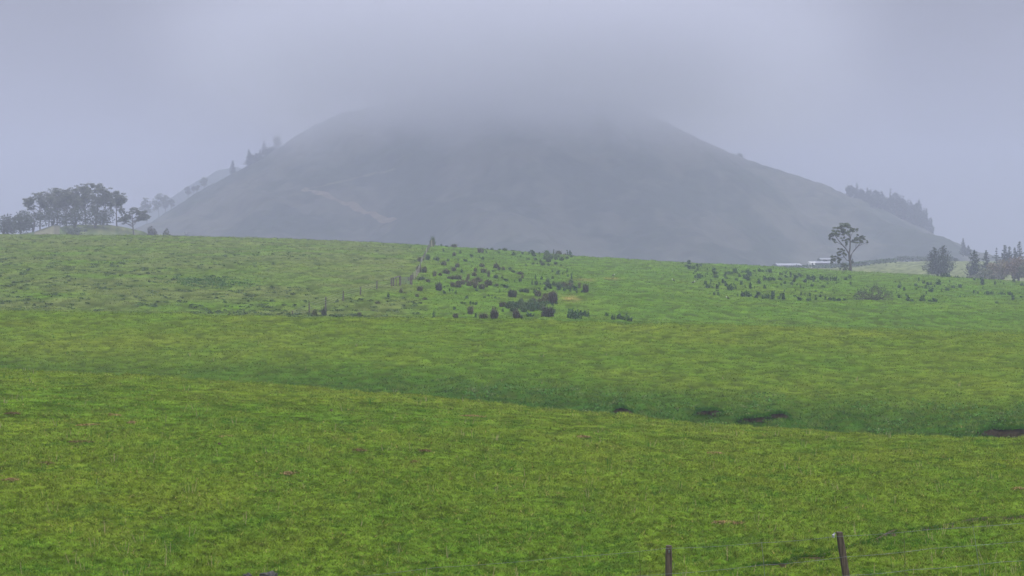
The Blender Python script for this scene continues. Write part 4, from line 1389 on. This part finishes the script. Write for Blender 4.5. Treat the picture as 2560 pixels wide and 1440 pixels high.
def bushy(seed, w, h, col, leaf=0.35, n=1500, base=0.0):
    q = np.random.default_rng(seed)
    g = G()
    k = 14
    for i in range(k):
        a = q.uniform(0, 6.283); rr = math.sqrt(q.uniform(0, 1)) * 0.75
        zc_ = base + (h - base) * q.uniform(0.15, 0.8) * (1 - 0.35 * rr)
        P = clump(q, (math.cos(a) * rr * w / 2, math.sin(a) * rr * w / 2.4, zc_), np.array((w * 0.22, w * 0.2, (h - base) * 0.26)) * q.uniform(0.7, 1.3), n // k)
        g.leaves(P, leaf, np.array(col) * q.uniform(0.75, 1.25), 0.3, 0.0, int(q.integers(1e6)))
    t = G()
    t.tube([(0, 0, -0.4), (0.05 * w, 0, h * 0.3), (0, 0, h * 0.65)], [0.04 * h + .05, 0.03 * h + .04, 0.03], 6)
    for i in range(3):
        a = q.uniform(0, 6.283)
        t.tube([(0, 0, h * 0.15), (math.cos(a) * w * .15, math.sin(a) * w * .15, h * 0.4), (math.cos(a) * w * .3, math.sin(a) * w * .3, h * 0.6)], [0.05 * h * .5, .04, .02], 5)
    return t, g

def bush_at(name, px, base, top, wpx, y, col, lb, seed, grp=None, cat='tree', ground=True, n=1500, leaf=0.35):
    x, yy, zb = at(px, base, y)
    gz = terrain(x, y)[0] if ground else zb
    h = EYE - (top - HOR) / F * y - gz
    t, g = bushy(seed, wpx * y / F, h, col, leaf, n, max(0, 0.2 * h if h < 6 else 0.1 * h))
    return tree_thing(name, lb, (x, y, gz - 0.1), t, g, grp, cat=cat)
LB = (0.040, 0.050, 0.030)
bush_at('dense_tree', 8, 590, 524, 70, 610, LB, 'dark rounded tree at the left edge of the misty grove', 50)
bush_at('dense_tree', 50, 590, 533, 76, 622, LB, 'low dark tree filling the gap left of the gum grove', 51)
bush_at('dense_tree', 82, 590, 514, 80, 640, LB, 'dark understorey tree under the leftmost gum', 52)
bush_at('dense_tree', 130, 590, 504, 100, 636, LB, 'wide dark understorey tree below the full crowned gum', 53)
bush_at('dense_tree', 185, 590, 500, 104, 634, LB, 'wide dark understorey tree below the middle of the gum grove', 54)
bush_at('dense_tree', 236, 590, 506, 90, 638, LB, 'dark understorey tree at the right end of the gum grove', 55)
bush_at('shrub', 418, 588, 571, 26, 600, (0.06, 0.065, 0.04), 'small shrub at the low right end of the knoll', 56, None, 'shrub', n=700)
bush_at('shrub', 378, 580, 560, 30, 640, (0.07, 0.07, 0.045), 'small shrub on the dry grass slope of the knoll', 57, None, 'shrub', n=700)
bush_at('dense_tree', 470, 595, 567, 44, 800, (0.045, 0.055, 0.035), 'low dark rounded tree just above the left ridge, at the hill foot', 58)
bush_at('dense_tree', 500, 597, 576, 44, 810, (0.045, 0.055, 0.035), 'lower flat topped tree right of the rounded one at the hill foot', 59)
bush_at('shrub', 180, 590, 560, 70, 600, (0.075, 0.095, 0.055), 'pale green shrub in front of the dark grove', 60, None, 'shrub', n=900)

def conifer(seed, h, r, col, tiers=16, up=0.12, irregular=0.3, leaf=0.30, double=False):
    q = np.random.default_rng(seed)
    g, t = G(), G()
    heads = [(0, 1.0)] if not double else [(0.10, 1.0), (-0.16, 0.94)]
    for hx, hs_ in heads:
        t.tube([(hx * r * .4, 0, -0.5), (hx * r * 2, 0, h * hs_ * 0.5), (hx * r * 2, 0, h * hs_)], [0.022 * h + .05, 0.015 * h, 0.02], 6)
        for k in range(tiers):
            f = (k + 0.5) / tiers
            z = h * hs_ * (0.06 + 0.94 * f)
            rad = r * (1 - f) ** 0.85 * (1 - irregular * q.uniform(0, 1)) + 0.05 * r
            nb = max(4, int(9 * (1 - f) + 4))
            for b in range(nb):
                a = q.uniform(0, 6.283)
                l = rad * q.uniform(0.65, 1.15)
                n = max(6, int(22 * l / max(r, .1)) + 4)
                s = q.uniform(0.1, 1, n)
                dr = -0.10 * l * s + up * l * s ** 3 * 3
                P = np.stack([hx * r * 2 + math.cos(a) * l * s, math.sin(a) * l * s, z + dr], 1)
                P += q.normal(0, 0.05 * r * 0.8, (n, 3)) * np.array((1, 1, 0.6))
                g.leaves(P, leaf, np.array(col) * q.uniform(0.8, 1.2), 0.25, 0.3, int(q.integers(1e6)))
        P = np.stack([hx * r * 2 + q.normal(0, 0.02 * r, 14), q.normal(0, 0.02 * r, 14), h * hs_ * q.uniform(0.9, 1.02, 14)], 1)
        g.leaves(P, leaf * 0.7, col, 0.2, 0.0, seed)
    return t, g

def conifer_at(px, base, top, wpx, y, seed, lb, grp=None, col=(0.030, 0.045, 0.026), ground=True, **kw):
    x, yy, zb = at(px, base, y)
    gz = terrain(x, y)[0] if ground else zb
    h = EYE - (top - HOR) / F * y - gz
    t, g = conifer(seed, h, wpx * y / F / 2, col, **kw)
    return tree_thing('conifer', lb, (x, y, gz), t, g, grp)
RGp = 'conifers beyond the right ridge'
conifer_at(2350, 692, 615, 84, 560, 201, 'big spreading conifer with forked top beyond the right ridge', RGp, leaf=0.28, up=0.2, double=True, tiers=20)
conifer_at(2436, 694, 626, 60, 575, 202, 'dense blunt topped conifer right of the forked one', RGp, leaf=0.28, up=0.2, tiers=18)
conifer_at(2466, 690, 626, 46, 600, 203, 'narrow pale conifer just behind the blunt topped one', RGp, leaf=0.26, tiers=16)
conifer_at(2491, 690, 620, 40, 620, 204, 'thin open conifer with tiered branches left of the row of pointed tops', RGp, leaf=0.22, irregular=0.55, tiers=11)
conifer_at(2512, 690, 613, 44, 640, 205, 'leftmost pointed conifer of the row at the right edge', RGp, leaf=0.28)
conifer_at(2524, 690, 617, 38, 645, 206, 'second pointed conifer of the row at the right edge', RGp, leaf=0.28)
conifer_at(2537, 690, 619, 36, 645, 207, 'third, shortest pointed conifer of the row at the right edge', RGp, leaf=0.28)
conifer_at(2549, 690, 604, 42, 640, 208, 'tallest pointed conifer of the row at the right edge', RGp, leaf=0.28)
conifer_at(2574, 690, 612, 34, 640, 209, 'conifer cut by the right edge of the picture', RGp, leaf=0.28)
conifer_at(2408, 640, 596, 24, 1080, 210, 'faint lone conifer at the low right end of the hill', RGp, leaf=0.4, ground=False)
conifer_at(2421, 642, 614, 20, 1090, 211, 'fainter short conifer beside the lone one at the hill end', RGp, leaf=0.4, ground=False)
BRG = 'brownish trees at the right edge'
bush_at('broadleaf_tree', 2498, 704, 646, 56, 545, (0.150, 0.125, 0.070), 'brownish rounded tree in front of the conifers, left one of the pair', 220, BRG, n=2600)
bush_at('broadleaf_tree', 2545, 706, 634, 66, 540, (0.155, 0.115, 0.072), 'reddish brown rounded tree cut by the right edge', 221, BRG, n=2600)
bush_at('broadleaf_tree', 2582, 706, 640, 60, 530, (0.10, 0.11, 0.055), 'greener rounded tree at the very right edge', 222, BRG, n=2000)
bush_at('shrub', 2465, 702, 670, 34, 520, (0.12, 0.13, 0.08), 'pale green shrub below the narrow conifer', 223, 'pale shrubs beyond the right ridge', 'shrub', n=1200)
bush_at('shrub', 2436, 700, 687, 36, 500, (0.13, 0.145, 0.09), 'low pale shrub under the blunt topped conifer', 224, 'pale shrubs beyond the right ridge', 'shrub', n=900)
bush_at('shrub', 2492, 704, 682, 40, 500, (0.12, 0.12, 0.08), 'pale shrub at the foot of the brownish trees', 225, 'pale shrubs beyond the right ridge', 'shrub', n=1000)

# hedge and shelterbelt across the valley
def hedge(name, pts, y, depth, col, lb, seed, leaf=0.45):
    """pts: (px, base row, top row) at distance y"""
    q = np.random.default_rng(seed)
    g, t = G(), G()
    A = np.array(pts, float)
    L_ = (A[-1, 0] - A[0, 0]) / F * y
    n = int(L_ * 46)
    px = q.uniform(A[0, 0], A[-1, 0], n)
    b, tp = np.interp(px, A[:, 0], A[:, 1]), np.interp(px, A[:, 0], A[:, 2])
    f = q.uniform(0, 1, n) ** 0.7
    row = b + (tp - b) * f
    yy = y + q.uniform(-depth, depth, n)
    x0, _, z0 = at(pts[0][0], pts[0][1], y)
    P = np.stack([(px - 1280) / F * y - x0, yy - y, EYE - (row - HOR) / F * y - z0 + q.normal(0, 0.12, n)], 1)
    g.leaves(P, leaf, np.array(col) * (0.7 + 0.6 * vnoise(P[:, 0] / 2.5, P[:, 2], seed))[:, None], 0.3, 0.0, seed)
    for k in np.linspace(A[0, 0], A[-1, 0], int(L_ / 4)):
        bb, tt = np.interp(k, A[:, 0], A[:, 1]), np.interp(k, A[:, 0], A[:, 2])
        xx = (k - 1280) / F * y - x0
        t.tube([(xx, 0, EYE - (bb - HOR) / F * y - z0 - 3), (xx, 0, EYE - ((bb + tt) / 2 - HOR) / F * y - z0)], [0.14, 0.06], 5)
    root = empty(name, (x0, y, z0))
    g.build('foliage', M_LEAF, root)
    t.build('stems', M_BARK, root)
    tag(root, lb, 'hedge')
hedge('hedge', [(2238, 656, 643), (2262, 655, 641), (2300, 655, 642), (2340, 655, 642), (2372, 654, 642), (2386, 654, 645), (2396, 655, 650)], 812, 3, (0.055, 0.075, 0.045), 'tall dark hedge along the top of the pale valley field', 301)
hedge('shelterbelt', [(1915, 680, 672), (2000, 679, 663), (2060, 674, 662), (2130, 667, 657), (2190, 660, 650), (2240, 656, 646)], 700, 2.5, (0.060, 0.095, 0.050), 'long low green shelterbelt slanting up from the sheds to the hedge', 302)

# bare many-branched bush
def bare_bush():
    x, y, z = px_at(2182, 752, 180, 300)
    root = empty('bare_bush', (x, y, z))
    s = y / F
    q = np.random.default_rng(17)
    g, lf = G(), G()
    def grow(p, d, l, r, dep):
        d = d / np.linalg.norm(d)
        m = p + d * l * 0.5 + q.normal(0, 0.05, 3) * l
        e = p + d * l + q.normal(0, 0.06, 3) * l
        g.tube([p, m, e], [r, r * 0.8, r * 0.6], 5 if dep < 2 else 4)
        if dep >= 2 and q.random() < 0.5:
            lf.leaves(e + q.normal(0, 0.10, (5, 3)), 0.07, (0.040, 0.065, 0.030), 0.3, 0, int(q.integers(1e6)))
        if dep >= 4: return
        for k in range(2 if dep == 0 else q.integers(2, 4)):
            nd = d + q.normal(0, 0.48, 3) + np.array((0, 0, 0.10))
            grow(e if k else m + (e - m) * 0.6, nd, l * q.uniform(0.55, 0.85), r * 0.62, dep + 1)
    for k in range(13):
        a = math.pi * (k + 0.5) / 13
        d = np.array((math.cos(a) * 1.25, q.normal(0, 0.45), math.sin(a) * 0.95 + 0.12))
        grow(np.array((math.cos(a) * 0.3, q.normal(0, 0.2), -0.1)), d, 17 * s * q.uniform(0.8, 1.15), 0.060, 0)
    g.build('branches', M_BARK, root)
    P = np.stack([q.normal(0, 22 * s, 900), q.normal(0, 0.7, 900), np.abs(q.normal(0, 0.45, 900))], 1)
    lf.leaves(P, 0.09, (0.050, 0.055, 0.036), 0.3, 0, 5)
    lf.build('foliage', M_LEAF, root)
    tag(root, 'large bare branched bush with dark forking limbs in the right field', 'bush')
bare_bush()

# conifers and gums on the hill's flanks
def hill_tree(px, base, top, wpx, seed, lb, kind='c', grp='trees on the left flank of the hill', y=None, **kw):
    x = None
    for yy in np.linspace(HC + 40, HC - 330, 160):
        xx = (px - 1280) / F * yy
        zr = EYE - (base - HOR) / F * yy
        if hill_z(np.array([xx]), np.array([yy]))[0] >= zr: x, y_ = xx, yy; break
    if x is None:
        y_ = HC; x = (px - 1280) / F * HC
    z = hill_z(np.array([x]), np.array([y_]))[0]
    h = (base - top) * y_ / F
    r = wpx * y_ / F / 2
    if kind == 'c': t, g = conifer(seed, h + 1, r, (0.028, 0.038, 0.026), leaf=0.55, tiers=13, **kw); nm = 'conifer'
    elif kind == 'g': t, g = gum_auto(seed, h + 1, r / h, 6, 0.35, 26, 0.5); nm = 'gum_tree'
    else: t, g = bushy(seed, r * 2.9, h + 1, (0.026, 0.036, 0.024), 0.85, 1500); nm = 'pine_tree'
    tree_thing(nm, lb, (x, y_, z - 1), t, g, grp)
hill_tree(582, 436, 402, 22, 401, 'lone pointed conifer standing clear on the left skyline of the hill')
hill_tree(622, 412, 372, 26, 402, 'taller pointed conifer in the middle of the left skyline')
hill_tree(633, 412, 376, 26, 403, 'shorter conifer touching the right side of the taller one on the left skyline', kind='b')
hill_tree(660, 402, 354, 36, 404, 'broad conifer highest on the left skyline of the hill')
hill_tree(678, 394, 360, 30, 405, 'dark tree tucked right of the broad conifer', kind='b')
hill_tree(650, 400, 372, 16, 406, 'small conifer tucked left of the broad conifer', irregular=0.5)
hill_tree(692, 388, 340, 13, 407, 'faint wispy gum above the highest conifers', kind='g')
hill_tree(511, 466, 436, 14, 408, 'slim gum alone on the lower left skyline', kind='g')
hill_tree(471, 494, 466, 12, 409, 'narrow gum low on the left skyline', kind='g')
hill_tree(485, 488, 466, 9, 410, 'left of two tiny trees between the narrow gum and the slim gum', kind='g')
hill_tree(493, 482, 464, 8, 411, 'right of two tiny trees between the narrow gum and the slim gum', kind='g')
hill_tree(398, 546, 483, 20, 412, 'tall pale gum at the foot of the left flank', kind='g')
hill_tree(413, 540, 488, 12, 413, 'thin pale gum right of the tall pale one at the flank foot', kind='g')
hill_tree(368, 560, 496, 22, 414, 'very faint gum left of the tall pale one at the flank foot', kind='g')
hill_tree(428, 532, 500, 10, 415, 'smallest faint gum at the flank foot', kind='g')
hill_tree(1850, 394, 385, 9, 416, 'tiny rounded tree on the right skyline of the hill', kind='b', grp=None)
PW = [(2128, 492, 458, 22), (2142, 500, 459, 20), (2150, 510, 466, 24), (2168, 505, 467, 26), (2180, 515, 470, 24), (2195, 520, 478, 24), (2205, 530, 476, 22),
      (2218, 540, 482, 24), (2226, 530, 468, 22), (2240, 545, 472, 26), (2250, 550, 482, 26), (2262, 560, 492, 24), (2278, 560, 494, 22), (2290, 565, 494, 20),
      (2298, 570, 502, 20), (2308, 578, 512, 20), (2316, 588, 520, 18), (2322, 596, 540, 18), (2326, 600, 558, 16),
      (2160, 530, 490, 30), (2185, 545, 500, 32), (2210, 560, 510, 34), (2235, 575, 520, 34), (2260, 590, 530, 36), (2285, 600, 540, 36), (2305, 612, 560, 34),
      (2225, 590, 540, 30), (2250, 605, 556, 32), (2278, 622, 570, 34), (2300, 632, 590, 32)]
for i, (px, b, tp, w) in enumerate(PW):
    lb = ('dark pine on the upper edge of the hillside wood, breaking the right skyline' if i < 19 else 'dark pine inside the hillside wood, below its upper edge')
    if i == 0: lb = 'dark pine at the upper left end of the hillside wood'
    if i == 18: lb = 'dark pine at the lower right end of the hillside wood'
    hill_tree(px, b, tp, w, 450 + i, lb, 'c' if i in (1, 3, 8, 14, 16) else 'b', 'pines of the wood on the right flank')

# ------------------------------------------------------------------ farm sheds
def shed(px, base, top, wpx, y, depth, pitch, lb, wall, roof, rz=0.0, doors=2, skill=False):
    x, yy, z = at(px, base, y)
    root = empty('farm_shed', (x, y, z), rz)
    w, h = wpx * y / F, (base - top) * y / F
    eh = h * (1 - pitch)
    g = G()
    g.box((-w / 2, 0, -2.5), (w / 2, depth, eh))
    g.build('wall', wall, root)
    g = G()
    o_, th = 0.3, 0.12
    if skill:
        prof = [(-o_, eh + 0.01), (depth + o_, h)]
    else:
        prof = [(-o_, eh + 0.01), (depth / 2, h), (depth + o_, eh + 0.01)]
    for (a, za), (b, zb) in zip(prof[:-1], prof[1:]):
        V = [(-w / 2 - o_, a, za), (w / 2 + o_, a, za), (w / 2 + o_, b, zb), (-w / 2 - o_, b, zb)]
        V += [(p[0], p[1], p[2] + th) for p in V]
        g.add(V, [(0, 2, 1), (0, 3, 2), (4, 5, 6), (4, 6, 7), (0, 1, 5), (0, 5, 4), (1, 2, 6), (1, 6, 5), (2, 3, 7), (2, 7, 6), (3, 0, 4), (3, 4, 7)])
    g.build('roof', roof, root)
    if not skill:
        for sx in (-w / 2, w / 2):
            g = G()
            g.add([(sx, 0, eh), (sx, depth, eh), (sx, depth / 2, h)], [(0, 1, 2)])
            g.build('gable', wall, root)
    for k in range(doors):
        xx = -w / 2 + w * (k + 0.5) / doors
        g = G()
        g.box((xx - w * 0.16 / 1, -0.05, -0.5), (xx + w * 0.16, -0.003, eh * 0.8))
        g.build('doorway', M_DARK, root)
    return tag(root, lb, 'shed', 'farm sheds across the valley')
shed(1975, 668, 659, 60, 780, 10, 0.55, 'long low shed with a bright white roof, leftmost of the valley sheds', M_WALL, M_ROOF, 0.12)
shed(2031, 662, 655, 13, 790, 4, 0.2, 'tiny white hut between the white roofed sheds', M_WHITE, M_WHITE, 0.0, 1)
shed(2062, 664, 654, 50, 800, 7, 0.4, 'grey shed with a white lean-to roof just left of the gum tree', M_WALL, M_ROOF, 0.08, 3)
shed(2072, 655, 646, 38, 830, 8, 0.35, 'taller grey barn with a white roof behind the grey shed', M_WALL, M_ROOF, 0.08, 2)
def cream_shed():
    x, y, z = at(110, 590, 596)
    s = y / F
    root = empty('hay_shed', (x, y, z))
    g = G()
    for sy in (0, 8):
        pass
    a, b, lo, hi = -24 * s, 24 * s, 10 * s, 27 * s
    V = [(a, 0, -2), (b, 0, -2), (b, 0, hi), (a, 0, lo), (a, 8, -2), (b, 8, -2), (b, 8, hi), (a, 8, lo)]
    g.add(V, [(0, 1, 2), (0, 2, 3), (5, 4, 7), (5, 7, 6), (4, 0, 3), (4, 3, 7), (1, 5, 6), (1, 6, 2), (0, 4, 5), (0, 5, 1)])
    g.build('wall', M_CREAM, root)
    g = G()
    V = [(a - .3, -.3, lo - .1), (b + .2, -.3, hi + .02), (b + .2, 8.3, hi + .02), (a - .3, 8.3, lo - .1)]
    V += [(p[0], p[1], p[2] + .12) for p in V]
    g.add(V, [(0, 2, 1), (0, 3, 2), (4, 5, 6), (4, 6, 7), (0, 1, 5), (0, 5, 4), (1, 2, 6), (1, 6, 5), (2, 3, 7), (2, 7, 6), (3, 0, 4), (3, 4, 7)])
    g.build('roof', M_ROOF, root)
    tag(root, 'pale cream lean-to shed with a steep single slope below the gum grove', 'shed')
cream_shed()


# ------------------------------------------------------------------ haze and low cloud
def volume_box(name, lo, hi, mat):
    g = G()
    g.box(lo, hi)
    o = g.build(name, mat)
    return tag(o, kind='stuff')

hm, t, o = mat_new('haze_air')
pv = t.nodes.new('ShaderNodeVolumePrincipled')
pv.inputs['Color'].default_value = (*HAZE_COL, 1)
pv.inputs['Density'].default_value = HAZE_DENS
pv.inputs['Anisotropy'].default_value = 0.0
t.links.new(pv.outputs[0], o.inputs['Volume'])
volume_box('haze', (-2600, -90, -60), (2600, 2700, 186), hm)

# the cloud sitting on the summit
cm, t, o = mat_new('cloud_vapour')
cv = t.nodes.new('ShaderNodeVolumePrincipled')
cv.inputs['Color'].default_value = (0.69, 0.705, 0.745, 1)
cv.inputs['Anisotropy'].default_value = 0.0
tcn = t.nodes.new('ShaderNodeTexCoord')
sp = t.nodes.new('ShaderNodeSeparateXYZ')
t.links.new(tcn.outputs['Object'], sp.inputs[0])
nz = t.nodes.new('ShaderNodeTexNoise')
nz.inputs['Scale'].default_value = 0.006
nz.inputs['Detail'].default_value = 5.0
off = t.nodes.new('ShaderNodeVectorMath')
off.inputs[1].default_value = (210, 640, 300)
t.links.new(tcn.outputs['Object'], off.inputs[0])
t.links.new(off.outputs[0], nz.inputs['Vector'])
m1 = t.nodes.new('ShaderNodeMath'); m1.operation = 'MULTIPLY_ADD'       # ragged lower edge
m1.inputs[1].default_value = 230.0
t.links.new(nz.outputs['Fac'], m1.inputs[0])
t.links.new(sp.outputs['Z'], m1.inputs[2])
def smooth(src, a, b, lo, hi):
    q = t.nodes.new('ShaderNodeMapRange')
    q.interpolation_type = 'SMOOTHSTEP'
    for k, v in (('From Min', a), ('From Max', b), ('To Min', lo), ('To Max', hi)):
        q.inputs[k].default_value = v
    t.links.new(src, q.inputs['Value'])
    return q.outputs[0]
def times(a, b):
    q = t.nodes.new('ShaderNodeMath'); q.operation = 'MULTIPLY'
    t.links.new(a, q.inputs[0]); t.links.new(b, q.inputs[1])
    return q.outputs[0]
ax = t.nodes.new('ShaderNodeMath'); ax.operation = 'ABSOLUTE'
t.links.new(sp.outputs['X'], ax.inputs[0])
d1 = smooth(m1.outputs[0], 199.0, 288.0, 0.0, 0.014)          # thickens upwards into the summit
d2 = smooth(sp.outputs['Z'], 165.0, 225.0, 1.0, 0.0)          # and thins out above it
d3 = smooth(ax.outputs[0], 90.0, 290.0, 1.0, 0.0)            # and to either side
t.links.new(times(times(d1, d2), d3), cv.inputs['Density'])
t.links.new(cv.outputs[0], o.inputs['Volume'])
volume_box('low_cloud', (-345, 1050, 55), (345, 1900, 228), cm)
